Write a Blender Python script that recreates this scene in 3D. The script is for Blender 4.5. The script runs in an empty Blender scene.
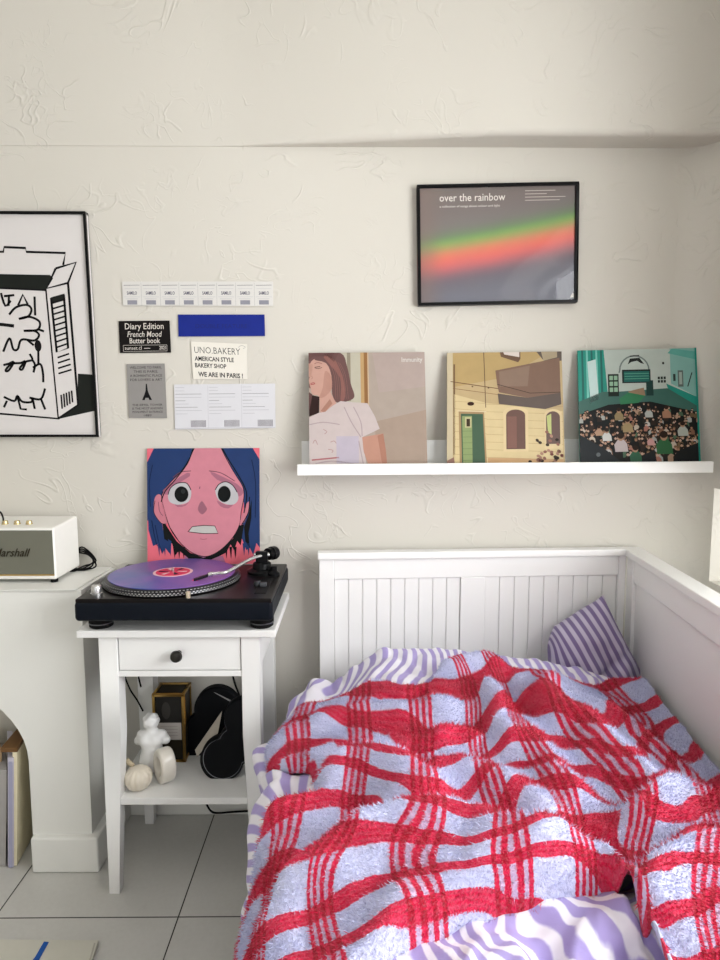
import bpy, bmesh, math, random
import numpy as np
from mathutils import Vector, Matrix, noise
random.seed(7)
SC = bpy.context.scene
COL = SC.collection
PI = math.pi
# ------------------------------------------------------------------ camera
H = 1.205
PITCH = math.radians(5.98); YAW = math.radians(-0.45)
F = 640.0
cam_d = bpy.data.cameras.new('camera'); cam = bpy.data.objects.new('camera', cam_d); COL.objects.link(cam)
cam.location = (0, 0, H); cam.rotation_euler = (PI/2 - PITCH, 0, YAW)
cam_d.sensor_width = 36; cam_d.lens = F/960*36; cam_d.clip_start = 0.02
SC.camera = cam
RM = Matrix.Rotation(YAW, 3, 'Z') @ Matrix.Rotation(PI/2 - PITCH, 3, 'X')
def ray(px, py): return RM @ Vector(((px-360)/F, -(py-480)/F, -1))
def at(px, py, Y):
    r = ray(px, py); return Vector((0, 0, H)) + r*(Y/r.y)
def atz(px, py, z):
    r = ray(px, py); return Vector((0, 0, H)) + r*((z-H)/r.z)
# ------------------------------------------------------------------ materials
def lin(c):
    return tuple(((v/255)/12.92 if v/255 <= .04045 else ((v/255+.055)/1.055)**2.4) for v in c)
class N:
    """small node graph helper"""
    def __init__(s, name):
        s.m = bpy.data.materials.new(name); s.m.use_nodes = True
        s.t = s.m.node_tree; s.n = s.t.nodes; s.l = s.t.links
        s.b = s.n['Principled BSDF']
    def new(s, typ, **kw):
        n = s.n.new(typ)
        for k, v in kw.items(): setattr(n, k, v)
        return n
    def put(s, sock, v):
        if isinstance(v, bpy.types.NodeSocket): s.l.new(v, sock)
        elif isinstance(v, (tuple, list)) and len(v) == 3 and sock.type == 'RGBA': sock.default_value = (*v, 1)
        else: sock.default_value = v
    def math(s, op, a, b=0.0, c=0.0, clamp=False):
        n = s.new('ShaderNodeMath', operation=op, use_clamp=clamp)
        s.put(n.inputs[0], a); s.put(n.inputs[1], b)
        if len(n.inputs) > 2: s.put(n.inputs[2], c)
        return n.outputs[0]
    def sm(s, x, a, b):                      # smoothstep a->b
        n = s.new('ShaderNodeMapRange', interpolation_type='SMOOTHSTEP')
        s.put(n.inputs['Value'], x); s.put(n.inputs['From Min'], a); s.put(n.inputs['From Max'], b)
        return n.outputs[0]
    def mix(s, f, a, b, bt='MIX'):
        n = s.new('ShaderNodeMix', data_type='RGBA', blend_type=bt)
        s.put(n.inputs[0], f); s.put(n.inputs[6], a); s.put(n.inputs[7], b)
        return n.outputs[2]
    def noise(s, vec, scale, detail=2, rough=.5, dist=0.0, col=False):
        n = s.new('ShaderNodeTexNoise'); 
        if vec is not None: s.l.new(vec, n.inputs['Vector'])
        n.inputs['Scale'].default_value = scale; n.inputs['Detail'].default_value = detail
        n.inputs['Roughness'].default_value = rough; n.inputs['Distortion'].default_value = dist
        return n.outputs['Color' if col else 'Fac']
    def obj(s): return s.new('ShaderNodeTexCoord').outputs['Object']
    def uv(s): return s.new('ShaderNodeTexCoord').outputs['UV']
    def xyz(s, v):
        n = s.new('ShaderNodeSeparateXYZ'); s.l.new(v, n.inputs[0]); return n.outputs
    def bump(s, h, strength, dist):
        n = s.new('ShaderNodeBump'); s.put(n.inputs['Height'], h)
        n.inputs['Strength'].default_value = strength; n.inputs['Distance'].default_value = dist
        s.l.new(n.outputs[0], s.b.inputs['Normal'])
    def set(s, **kw):
        for k, v in kw.items(): s.put(s.b.inputs[k.replace('_', ' ')], v)
        return s
MC = {}
def M(c, rough=.6, metal=0.0, var=.06, scale=60, bump=0.0, coat=0.0, key=None):
    """plain procedural material: base colour with faint mottling"""
    k = (c, rough, metal, var, scale, bump, coat)
    if k in MC: return MC[k]
    g = N('paint_%d_%d_%d' % c); v = g.obj()
    n = g.noise(v, scale, 3)
    a = lin(c)
    if max(c) < 80: a = tuple(x*.6 for x in a)
    g.set(Base_Color=g.mix(n, tuple(x*(1-var) for x in a), tuple(min(1, x*(1+var)) for x in a)), Roughness=rough, Metallic=metal)
    if max(c) < 80: g.b.inputs['Specular IOR Level'].default_value = .14
    elif metal == 0 and rough >= .45: g.b.inputs['Specular IOR Level'].default_value = .3
    if coat: g.b.inputs['Coat Weight'].default_value = coat
    if bump: g.bump(n, bump, .002)
    MC[k] = g.m; return g.m
# ------------------------------------------------------------------ mesh builder
class MB:
    def __init__(s): s.v = []; s.f = []; s.mi = []; s.mats = []; s.uv = {}
    def mid(s, m):
        if m not in s.mats: s.mats.append(m)
        return s.mats.index(m)
    def add(s, vs, fs, m):
        o = len(s.v); s.v += [tuple(v) for v in vs]; k = s.mid(m)
        for f in fs: s.f.append([i+o for i in f]); s.mi.append(k)
    def box(s, x0, x1, y0, y1, z0, z1, m, xf=None):
        vs = [Vector((x, y, z)) for z in (z0, z1) for y in (y0, y1) for x in (x0, x1)]
        if xf: vs = [xf(v) for v in vs]
        s.add(vs, [(0,2,3,1),(4,5,7,6),(0,1,5,4),(2,6,7,3),(0,4,6,2),(1,3,7,5)], m); return s
    def hexa(s, b, t, m):                     # bottom 4 + top 4 points, ccw seen from above
        s.add(list(b)+list(t), [(3,2,1,0),(4,5,6,7),(0,1,5,4),(1,2,6,5),(2,3,7,6),(3,0,4,7)], m); return s
    def lathe(s, prof, m, c=(0,0,0), n=32, axis='z', cap=True):
        vs = []; c = Vector(c)
        for r, h in prof:
            for i in range(n):
                a = 2*PI*i/n; p = (r*math.cos(a), r*math.sin(a), h)
                if axis == 'y': p = (p[0], -p[2], p[1])
                if axis == 'x': p = (p[2], p[0], p[1])
                vs.append(c+Vector(p))
        fs = [(j*n+i, j*n+(i+1) % n, (j+1)*n+(i+1) % n, (j+1)*n+i) for j in range(len(prof)-1) for i in range(n)]
        if cap: fs += [tuple(range(n))[::-1], tuple((len(prof)-1)*n+i for i in range(n))]
        s.add(vs, fs, m); return s
    def tube(s, pts, r, m, n=8, sub=6):
        P = spline(pts, sub); R = r if callable(r) else (lambda t: r)
        vs = []; up = Vector((0, 0, 1))
        for i, p in enumerate(P):
            d = (P[min(i+1, len(P)-1)]-P[max(i-1, 0)]).normalized()
            a = d.cross(up)
            if a.length < .05: a = d.cross(Vector((1, 0, 0)))
            a.normalize(); b = a.cross(d); rr = R(i/(len(P)-1))
            for k in range(n):
                w = 2*PI*k/n; vs.append(p+a*(rr*math.cos(w))+b*(rr*math.sin(w)))
        fs = [(j*n+i, j*n+(i+1) % n, (j+1)*n+(i+1) % n, (j+1)*n+i) for j in range(len(P)-1) for i in range(n)]
        fs += [tuple(range(n))[::-1], tuple((len(P)-1)*n+i for i in range(n))]
        s.add(vs, fs, m); return s
    def build(s, name, parent=None, loc=None, smooth=False, bevel=0.0, seg=2, flip=False, ang=35):
        me = bpy.data.meshes.new(name)
        L = Vector(loc) if loc is not None else Vector((0, 0, 0))
        off = L if parent is None else Vector(parent.get('_o', (0, 0, 0)))
        me.from_pydata([tuple(Vector(v)-off) for v in s.v], [], s.f)
        for m in s.mats: me.materials.append(m)
        me.polygons.foreach_set('material_index', s.mi)
        bm = bmesh.new(); bm.from_mesh(me)
        bmesh.ops.remove_doubles(bm, verts=bm.verts, dist=1e-6) if bevel else None
        bmesh.ops.recalc_face_normals(bm, faces=bm.faces)
        bm.to_mesh(me); bm.free()
        o = bpy.data.objects.new(name, me); COL.objects.link(o)
        if parent is None: o.location = L
        else: o.parent = parent
        if bevel:
            b = o.modifiers.new('bevel', 'BEVEL'); b.width = bevel; b.segments = seg; b.limit_method = 'ANGLE'; b.angle_limit = math.radians(40)
        if smooth or bevel:
            for p in me.polygons: p.use_smooth = True
            me.set_sharp_from_angle(angle=math.radians(ang if smooth else 30)) if not bevel else None
            if bevel:
                w = o.modifiers.new('normals', 'WEIGHTED_NORMAL'); w.keep_sharp = True
        return o
def spline(pts, sub=6, closed=False):
    P = [Vector(p) if len(p) == 3 else Vector((p[0], p[1], 0)) for p in pts]
    if len(P) < 3 or sub < 2: return P
    out = []; n = len(P)
    for i in range(n if closed else n-1):
        if closed: a, b, c, d = P[(i-1) % n], P[i], P[(i+1) % n], P[(i+2) % n]
        else: a, b, c, d = P[max(i-1, 0)], P[i], P[i+1], P[min(i+2, n-1)]
        for k in range(sub):
            t = k/sub
            out.append(.5*((2*b)+(c-a)*t+(2*a-5*b+4*c-d)*t*t+(3*b-a-3*c+d)*t**3))
    if not closed: out.append(P[-1])
    return out
def thing(name, label, cat, loc=(0, 0, 0), group=None):
    o = bpy.data.objects.new(name, None); COL.objects.link(o); o.empty_display_size = .05
    o.location = loc; o['_o'] = tuple(loc); o['label'] = label; o['category'] = cat
    if group: o['group'] = group
    return o
def tag(o, label, cat, group=None):
    o['label'] = label; o['category'] = cat
    if group: o['group'] = group
    return o
def struct(o): o['kind'] = 'structure'; return o
# ------------------------------------------------------------------ flat printing on a face
FONT = {}
def text_mesh(body, bold=0.0, shear=0.0):
    k = (body, bold, shear)
    if k in FONT: return FONT[k]
    cu = bpy.data.curves.new('t', 'FONT'); cu.body = body; cu.size = 1; cu.resolution_u = 2; cu.offset = bold; cu.shear = shear
    ob = bpy.data.objects.new('t', cu); COL.objects.link(ob)
    dg = bpy.context.evaluated_depsgraph_get(); dg.update()
    me = bpy.data.meshes.new_from_object(ob.evaluated_get(dg))
    vs = [tuple(v.co) for v in me.vertices]; fs = [tuple(p.vertices) for p in me.polygons]
    bpy.data.objects.remove(ob); bpy.data.curves.remove(cu); bpy.data.meshes.remove(me)
    FONT[k] = (vs, fs); return FONT[k]
class Face:
    """print shapes on a rectangle; u right 0..1, v down 0..1; layers sit 0.12 mm apart"""
    def __init__(s, mb, o, ex, ey, w, h, step=.00012):
        s.mb = mb; s.o = Vector(o); s.ex = Vector(ex).normalized(); s.ey = Vector(ey).normalized(); s.w = w; s.h = h
        s.n = s.ey.cross(s.ex).normalized(); s.st = step
        if s.n.y > 0: s.n = -s.n
    def P(s, u, v, k): return s.o+s.ex*(u*s.w)+s.ey*(v*s.h)+s.n*(s.st*k)
    def poly(s, pts, m, k=1, smooth=0, clip=True):
        if smooth: pts = [(p.x, p.y) for p in spline(pts, smooth, True)]
        if clip: pts = [(min(1, max(0, a)), min(1, max(0, b))) for a, b in pts]
        s.mb.add([s.P(a, b, k) for a, b in pts], [tuple(range(len(pts)))], m)
    def rect(s, u0, v0, u1, v1, m, k=1): s.poly([(u0, v0), (u1, v0), (u1, v1), (u0, v1)], m, k)
    def ell(s, u, v, ru, rv, m, k=1, n=24, rot=0):
        s.poly([(u+ru*math.cos(a)*math.cos(rot)-rv*math.sin(a)*math.sin(rot), v+ru*math.cos(a)*math.sin(rot)+rv*math.sin(a)*math.cos(rot)) for a in [2*PI*i/n for i in range(n)]], m, k)
    def line(s, pts, wd, m, k=2, smooth=5):
        P = [(p.x*s.w, p.y*s.h) for p in (spline(pts, smooth) if smooth and len(pts) > 2 else [Vector((*p, 0)) for p in pts])]
        L = []; R = []
        for i, p in enumerate(P):
            a = P[max(i-1, 0)]; b = P[min(i+1, len(P)-1)]
            d = math.hypot(b[0]-a[0], b[1]-a[1]) or 1; nx, ny = -(b[1]-a[1])/d*wd/2, (b[0]-a[0])/d*wd/2
            L.append((p[0]+nx, p[1]+ny)); R.append((p[0]-nx, p[1]-ny))
        cl = lambda q: (min(1, max(0, q[0]/s.w)), min(1, max(0, q[1]/s.h)))
        L = [cl(q) for q in L]; R = [cl(q) for q in R]
        vs = [s.P(*q, k) for q in L]+[s.P(*q, k) for q in R]; n = len(L)
        s.mb.add(vs, [(i, i+1, n+i+1, n+i) for i in range(n-1)], m)
    def text(s, body, u, v, size, m, k=2, width=None, bold=0.0, align='l', shear=0.0):
        """baseline at v; size = cap em height in metres; width squeezes the line to that many metres"""
        vs, fs = text_mesh(body, bold, shear)
        if not vs: return
        x0 = min(p[0] for p in vs); x1 = max(p[0] for p in vs)
        sx = width/(x1-x0) if width else size
        ox = {'l': 0, 'c': -(x1-x0)/2*sx, 'r': -(x1-x0)*sx}[align]
        s.mb.add([s.o+s.ex*(u*s.w+(p[0]-x0)*sx+ox)+s.ey*(v*s.h-p[1]*size)+s.n*(s.st*k) for p in vs], fs, m)
# ------------------------------------------------------------------ shared materials
g = N('plaster'); v = g.obj()
warp = g.noise(v, 2.2, 2, .5, 0, True)
vm = g.new('ShaderNodeVectorMath', operation='MULTIPLY_ADD'); g.l.new(warp, vm.inputs[0]); vm.inputs[1].default_value = (.35, .35, .35); g.l.new(v, vm.inputs[2])
r1 = g.math('ABSOLUTE', g.math('SUBTRACT', g.noise(vm.outputs[0], 10, 1.5, .5, .8), .5))
ridge = g.math('SUBTRACT', 1.0, g.sm(r1, 0.0, .022))
mask = g.sm(g.noise(v, 8.0, 2), .50, .62)
r2 = g.math('ABSOLUTE', g.math('SUBTRACT', g.noise(vm.outputs[0], 17, 1, .5, .6), .52))
ridge2 = g.math('MULTIPLY', g.math('SUBTRACT', 1.0, g.sm(r2, 0.0, .03)), g.sm(g.noise(v, 6.5, 1), .52, .62))
hgt = g.math('ADD', g.math('ADD', g.math('MULTIPLY', ridge, mask), g.math('MULTIPLY', ridge2, .45)), g.math('MULTIPLY', g.noise(v, 3.5, 3), 1.3))
hgt = g.math('ADD', hgt, g.math('MULTIPLY', g.noise(v, 60, 3), .10))
g.set(Base_Color=g.mix(g.noise(v, 1.6, 3), lin((205, 201, 191)), lin((211, 207, 198))), Roughness=.75); g.bump(hgt, .42, .0035)
PLASTER = g.m
WHITE = M((242, 242, 240), .35, var=.015, scale=8)
WHITE2 = M((236, 236, 231), .45, var=.02, scale=8)
BLACK = M((18, 18, 20), .35, var=.1)
PAPER = M((226, 224, 220), .7, var=.02)
INK = M((22, 22, 24), .6, var=.05)
SILVER = M((200, 200, 200), .25, .9)
RUBBER = M((14, 14, 15), .7)
# ------------------------------------------------------------------ room shell
WY = 1.83; RX = .985; TH = .30
mb = MB(); mb.box(-2.4, RX+TH, WY, WY+.15, 0, 2.5, PLASTER); struct(mb.build('wall_back'))
# upper part of the back wall steps forward, less and less towards the left
mb = MB(); zb = 1.926; n = 60; rows = []
for i in range(n+1):
    x = -2.4+(RX+2.4)*i/n; px = 355+x*640/1.8
    d = .088*min(1, max(.03, (px-230)/260)); r = min(.018, d*.45); pts = [(WY+.01, zb)]
    pts += [(WY-d+r-r*math.sin(a), zb+r-r*math.cos(a)) for a in [PI/2*k/6 for k in range(7)]]
    pts += [(WY-d, 2.5)]
    rows.append([(x, a, b) for a, b in pts])
k = len(rows[0]); mb.add([p for r in rows for p in r], [(i*k+j, i*k+j+1, (i+1)*k+j+1, (i+1)*k+j) for i in range(n) for j in range(k-1)], PLASTER)
struct(mb.build('wall_upper', smooth=True))
mb = MB()
WZ0, WZ1, WY0, WY1 = .74, 2.08, -.75, 1.735; WYG = 1.10; ZL2 = 1.0
mb.box(RX, RX+TH, -2.3, WY0, 0, 2.5, PLASTER); mb.box(RX, RX+TH, WY1, WY, 0, 2.5, PLASTER)
mb.box(RX, RX+TH, WYG, WY1, ZL2, WZ1, PLASTER); mb.box(RX, RX+TH, WY0, WY1, 0, WZ0, PLASTER); mb.box(RX, RX+TH, WY0, WY1, WZ1, 2.5, PLASTER)  # first block is added to cut light and darken the back wall's right end
struct(mb.build('wall_right'))
mb = MB(); q = [(RX-.09+.09*math.sin(PI/2*i/12), WY-.09+.09*math.cos(PI/2*i/12)) for i in range(13)]+[(RX+.02, WY-.09), (RX+.02, WY+.02), (RX-.09, WY+.02)]; n = len(q)
mb.add([(x, y, 0) for x, y in q]+[(x, y, 1.926) for x, y in q], [(i, (i+1) % n, n+(i+1) % n, n+i) for i in range(n)], PLASTER); struct(mb.build('wall_corner', smooth=True))
mb = MB(); mb.box(-2.4, -2.25, -2.3, WY, 0, 2.5, PLASTER); struct(mb.build('wall_left'))
mb = MB()
RWX0, RWX1, RWZ0, RWZ1 = -1.5, .3, .5, 2.1  # opening behind the camera, made for the added fill light
mb.box(-2.4, RWX0, -2.45, -2.3, 0, 2.5, PLASTER); mb.box(RWX1, RX+TH, -2.45, -2.3, 0, 2.5, PLASTER)
mb.box(RWX0, RWX1, -2.45, -2.3, 0, RWZ0, PLASTER); mb.box(RWX0, RWX1, -2.45, -2.3, RWZ1, 2.5, PLASTER)
struct(mb.build('wall_front'))
mb = MB(); mb.box(-2.4, RX+TH, -2.45, WY+.15, 2.5, 2.6, M((235, 233, 228), .8)); struct(mb.build('ceiling'))
g = N('floor_tile'); v = g.obj(); X, Y, Z = g.xyz(v)
def joint(c, off):
    f = g.math('FRACT', g.math('DIVIDE', g.math('SUBTRACT', c, off), .44)); f = g.math('ABSOLUTE', g.math('SUBTRACT', f, .5))
    return g.sm(f, .5-.0042, .5-.0030)
jt = g.math('MAXIMUM', joint(X, -.4255), joint(Y, 1.424))
base = g.mix(g.noise(v, 9, 5, .6), lin((200, 199, 194)), lin((212, 211, 207)))
base = g.mix(g.math('MULTIPLY', g.noise(v, 90, 3), .25), base, lin((160, 158, 150)))
g.set(Base_Color=g.mix(jt, base, lin((52, 50, 46))), Roughness=g.math('ADD', .32, g.math('MULTIPLY', jt, .5))); g.bump(g.math('SUBTRACT', 1.0, jt), .5, .002)
mb = MB(); mb.box(-2.4, RX+TH, -2.45, WY+.15, -.1, 0, g.m); struct(mb.build('floor'))
mb = MB(); mb.box(-.90, RX, WY-.014, WY, 0, .085, WHITE2); struct(mb.build('baseboard_back', bevel=.004))
def window(nm, x0, x1, y0, y1, z0, z1):
    mb = MB(); w = .05
    if abs(x1-x0) < abs(y1-y0):
        bars = [(x0, x1, y0, y1, z0, z0+w), (x0, x1, y0, y1, z1-w, z1), (x0, x1, y0, y0+w, z0, z1), (x0, x1, y1-w, y1, z0, z1), (x0, x1, (y0+y1)/2-w/2, (y0+y1)/2+w/2, z0, z1)]
    else:
        bars = [(x0, x1, y0, y1, z0, z0+w), (x0, x1, y0, y1, z1-w, z1), (x0, x0+w, y0, y1, z0, z1), (x1-w, x1, y0, y1, z0, z1), ((x0+x1)/2-w/2, (x0+x1)/2+w/2, y0, y1, z0, z1)]
    for b in bars: mb.box(*b, WHITE)
    struct(mb.build(nm, bevel=.004))
window('window_1', RX+TH-.06, RX+TH-.01, WY0, WYG, WZ0, WZ1)
window('window_3', RX+TH-.06, RX+TH-.01, WYG, WY1, WZ0, ZL2)
window('added_rear_window', RWX0, RWX1, -2.43, -2.38, RWZ0, RWZ1)  # unseen window added to carry the fill light from behind the camera
# ------------------------------------------------------------------ mantel with arched opening
def arch_x(z, cx, zs, rx, rz, side):      # half-width of opening at height z
    if z <= zs: return rx
    return rx*math.sqrt(max(0, 1-((z-zs)/rz)**2))
MZ = .757; MY = 1.592; MXR = at(86, 700, MY).x; MXT = at(75, 590, MY).x
mant = thing('fireplace_mantel', 'white plastered mantelpiece with arched niche, below the small white speaker', 'fireplace', (-1.25, MY, 0))
mb = MB()
AR = at(31, 800, MY).x; AC = -1.25; rx = AR-AC; zs = .30; rz = at(0, 686, MY).z+.055-zs
MXL = -1.72; YB = WY-.002; AYB = YB-.04
outer = []; inner = []; K = 28
for i in range(K+1):
    t = PI*i/K; inner.append((AC+rx*math.cos(t), zs+rz*math.sin(t)))
inner = [(AC+rx, 0)]+inner+[(AC-rx, 0)]
# outer points matched to the inner ones
outer = [(MXR, 0)]
for i in range(K+1):
    a = inner[i+1]; dx, dz = math.cos(PI*i/K), math.sin(PI*i/K)
    s = min((MXR-AC)/dx if dx > 1e-6 else ((MXL-AC)/dx if dx < -1e-6 else 9), (MZ-zs)/dz if dz > 1e-6 else 9)
    outer.append((AC+dx*s, zs+dz*s))
outer += [(MXL, 0)]
def fl(x, z): return x + (0 if x < AC else 0.0)
vs = []; 
for (a, b) in inner: vs.append((a, MY, b))
for (a, b) in outer: vs.append((a, MY, b))
for (a, b) in inner: vs.append((a, AYB, b))
for (a, b) in outer: vs.append((a, YB, b))
n = len(inner); fs = []
for i in range(n-1):
    fs += [(i, i+1, n+i+1, n+i), (i, 2*n+i, 2*n+i+1, i+1), (n+i, n+i+1, 3*n+i+1, 3*n+i)]
mb.add(vs, fs, WHITE2)
# corner wedges so the top is a full rectangle
for sgn, XR in ((1, MXR), (-1, MXL)):
    zc = [p[1] for p in outer if abs(p[0]-XR) < 1e-4]; xc = [p[0] for p in outer if abs(p[1]-MZ) < 1e-4]
    z1 = max(zc); x1 = (max(xc) if sgn > 0 else min(xc))
    mb.add([(XR, MY, z1), (XR, MY, MZ), (x1, MY, MZ), (XR, YB, z1), (XR, YB, MZ), (x1, YB, MZ)], [(0, 1, 2), (0, 3, 4, 1), (1, 4, 5, 2)], WHITE2)
mb.add([(AC-rx-.01, AYB, 0), (AC+rx+.01, AYB, 0), (AC+rx+.01, AYB, zs+rz+.01), (AC-rx-.01, AYB, zs+rz+.01)], [(0, 1, 2, 3)], PLASTER)
mb.build('surround', mant, smooth=True, ang=30)
mb = MB()
MZ = .761; yf = 1.585; a = at(75, 590, yf).x; b = at(111, 567, 1.82).x
mb.hexa([(MXL-.02, yf, MZ-.0035), (a, yf, MZ-.0035), (b, YB, MZ-.0035), (MXL-.02, YB, MZ-.0035)], [(MXL-.02, yf, MZ), (a, yf, MZ), (b, YB, MZ), (MXL-.02, YB, MZ)], WHITE2)
mb.build('mantel_top', mant, bevel=.003)
for x0, x1 in ((at(31, 860, 1.573).x, at(98.5, 860, 1.573).x), (MXL-.015, AC-rx+.012)):
    mb = MB(); mb.box(x0, x1, 1.573, YB-.002, 0, .098, WHITE2); mb.build('plinth', mant, bevel=.006)
# things stored in the niche
def slab(name, p0, p1, p2, p3, y0, y1, m):  # four front px-free points (x,z) lower-left, lower-right, upper-right, upper-left
    mb = MB(); q = [p0, p1, p2, p3]
    mb.add([(a, y0, b) for a, b in q]+[(a, y1, b) for a, b in q], [(0, 1, 2, 3), (7, 6, 5, 4), (0, 4, 5, 1), (1, 5, 6, 2), (2, 6, 7, 3), (3, 7, 4, 0)], m)
    return mb
CREAM = M((238, 228, 196), .7); BROWN = M((112, 80, 46), .5)
# cream canvas seen edge-on, brown binding on its top edge
t = thing('picture_canvas', 'cream canvas with brown wooden top edge leaning at right inside the arched niche', 'canvas', (at(22, 850, 1.62).x, 1.62, 0))
mb = MB(); A = at(17, 868, 1.60); B = at(31, 845, 1.72); T0 = at(17, 752, 1.60); T1 = at(27, 735, 1.72)
w = Vector((-.012, 0, 0))
mb.hexa([Vector((A.x, 1.60, .002))+w, Vector((A.x, 1.60, .002)), Vector((B.x+.0, 1.76, .002)), Vector((B.x, 1.76, .002))+w],
        [Vector((T0.x, 1.60, T0.z))+w, Vector((T0.x, 1.60, T0.z)), Vector((T1.x+.01, 1.76, T0.z+.01)), Vector((T1.x+.01, 1.76, T0.z+.01))+w], CREAM); mb.build('panel', t, bevel=.001)
mb = MB(); z = T0.z
mb.hexa([Vector((T0.x, 1.598, z))+w*3.5, Vector((T0.x+.002, 1.598, z)), Vector((T1.x+.012, 1.762, z+.01)), Vector((T1.x+.012, 1.762, z+.01))+w*2.2],
        [Vector((T0.x, 1.598, z+.012))+w*3.5, Vector((T0.x+.002, 1.598, z+.012)), Vector((T1.x+.012, 1.762, z+.022)), Vector((T1.x+.012, 1.762, z+.022))+w*2.2], BROWN); mb.build('edge_strip', t, bevel=.001)
def lean(name, label, cat, pa, pb, y0, y1, thk, m, top, edge=None, grp=None):
    """an upright flat thing seen nearly edge-on; pa/pb = x at foot and head of its right side"""
    t = thing(name, label, cat, (pa, (y0+y1)/2, 0), grp); mb = MB(); e = .002
    mb.hexa([(pa-thk, y0, e), (pa, y0, e), (pa-.08, y1, e), (pa-.08-thk, y1, e)], [(pb-thk, y0, top), (pb, y0, top), (pb-.08, y1, top), (pb-.08-thk, y1, top)], m)
    mb.build('cover', t, bevel=.0008)
    if edge:
        mb = MB(); mb.hexa([(pa-thk*.8, y0-.002, e), (pa-thk*.2, y0-.002, e), (pa-thk*.2-.01, y0+.03, e), (pa-thk*.8-.01, y0+.03, e)], [(pb-thk*.8, y0-.002, top-.01), (pb-thk*.2, y0-.002, top-.01), (pb-thk*.2-.01, y0+.03, top-.01), (pb-thk*.8-.01, y0+.03, top-.01)], edge)
        mb.build('inner_sleeve', t)
    return t
LIL = M((206, 202, 218), .25, coat=.5)
x1 = at(15, 868, 1.60).x; lean('record_sleeve', 'record in a glossy lilac plastic sleeve beside the cream canvas in the niche', 'record', x1, at(15, 760, 1.60).x, 1.595, 1.74, .016, LIL, at(0, 757, 1.6).z, M((166, 166, 192), .3))
x1 = at(8, 868, 1.61).x; lean('record_sleeve', 'grey record sleeve at the left end of the niche, nearest the frame edge', 'record', x1, at(9, 770, 1.61).x, 1.60, 1.74, .03, M((168, 165, 162), .5), at(0, 770, 1.6).z)
x1 = at(-6, 868, 1.61).x; lean('record_sleeve', 'tan record sleeve showing a top edge above the grey one in the niche', 'record', x1, at(-4, 760, 1.61).x, 1.64, 1.76, .02, M((178, 150, 116), .5), at(0, 752, 1.64).z)
# ------------------------------------------------------------------ speaker
SY = 1.645; SZ = MZ
sp = thing('bluetooth_speaker', 'white box speaker with grey-green grille on the mantel', 'speaker', (at(20, 580, 1.70).x, 1.71, SZ))
CRM = M((238, 236, 230), .4, var=.02)
xr = at(56.5, 580, SY).x; xl = xr-.30; zt = at(54, 528, SY+.012).z; zb_ = SZ+.010; Y2 = 1.795; ztb = at(77, 515.5, Y2).z
xrt = at(53.5, 528, SY+.012).x; xb = at(80, 562, Y2).x; xbt = at(77.5, 515, Y2).x
mb = MB(); mb.hexa([(xl, SY, zb_), (xr, SY, zb_), (xb, Y2, zb_), (xl, Y2, zb_)], [(xl, SY+.012, zt), (xrt, SY+.012, zt), (xbt, Y2, ztb), (xl, Y2, ztb)], CRM)
mb.build('body', sp, bevel=.006, seg=3)
g = N('grille_cloth'); v = g.obj(); w_ = g.new('ShaderNodeTexWave', wave_type='BANDS', bands_direction='Z'); g.l.new(v, w_.inputs[0]); w_.inputs['Scale'].default_value = 240
w2 = g.new('ShaderNodeTexWave', wave_type='BANDS', bands_direction='X'); g.l.new(v, w2.inputs[0]); w2.inputs['Scale'].default_value = 200
hh = g.math('MULTIPLY', w_.outputs['Fac'], w2.outputs['Fac']); g.set(Base_Color=g.mix(hh, lin((92, 92, 80)), lin((150, 150, 134))), Roughness=.9); g.bump(hh, .5, .001)
def FP(u, v, d=.0):  # point on the slanted front; u 0..1 left to right, v 0..1 bottom to top
    x = xl+(xr-xl+(xrt-xr)*v)*u; return Vector((x, SY+.012*v-d, zb_+(zt-zb_)*v))
mb = MB(); q = [FP(.02, .09, .0012), FP(.985, .09, .0012), FP(.985, .955, .0012), FP(.02, .955, .0012)]; q2 = [p+Vector((0, .006, 0)) for p in q]
mb.hexa(q2, q, g.m); gr = mb.build('grille', sp); gr['_o'] = sp['_o']
GOLD = M((196, 160, 92), .3, .9); BRASS = M((214, 196, 150), .25, .9)
mb = MB(); q = [FP(.02, .08, .002), FP(.985, .08, .002), FP(.985, .105, .002), FP(.02, .105, .002)]; mb.hexa([p+Vector((0, .005, 0)) for p in q], q, GOLD); mb.build('gold_trim', sp)
mb = MB(); fc = Face(mb, FP(.03, .9, .003), (xr-xl, 0, 0), FP(.03, .1, .003)-FP(.03, .9, .003), .28, .10)
fc.text('Marshall', .455, .60, .030, M((70, 64, 52), .3, .5), 2, width=.098, shear=.35, bold=.012); mb.build('logo_lettering', gr)
for i, px in enumerate((5, 17, 29)):
    p = at(px, 519.5, SY+.055); p.z = zt+(ztb-zt)*(.055/(Y2-SY))
    mb = MB(); mb.lathe([(.009, -.002), (.009, .001), (.0075, .002), (.007, .007), (.006, .009)], BRASS, p, 20); mb.build('control_knob', sp, smooth=True)
for px in (-8,):
    pass
for x in (xl+.02, xr-.014):
    for y in (SY+.018, Y2-.02):
        mb = MB(); mb.lathe([(.009, 0), (.010, .011)], RUBBER, (x, y, SZ), 14); mb.build('rubber_foot', sp)
mb = MB(); p = at(0, 512, SY+.06)
mb.tube([p+Vector((-.05, 0, .004)), p+Vector((-.02, 0, .008)), p+Vector((0, 0, 0)), p+Vector((.010, -.005, -.015)), p+Vector((.012, -.01, -.028))], .0022, RUBBER)
tag(mb.build('audio_cable'), 'thin black cable arching over the top of the white speaker', 'cable')
mb = MB()
for a in range(4):
    r = random.random
    mb.tube([at(72, 552+a*2, 1.80), at(82, 549-a*2+4, 1.815), at(90+a*2, 556+a*1.5, 1.80), at(96-a*4, 566, 1.78), at(84-a*3, 570, 1.775), at(70, 572, 1.79)], .0022, RUBBER)
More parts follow.
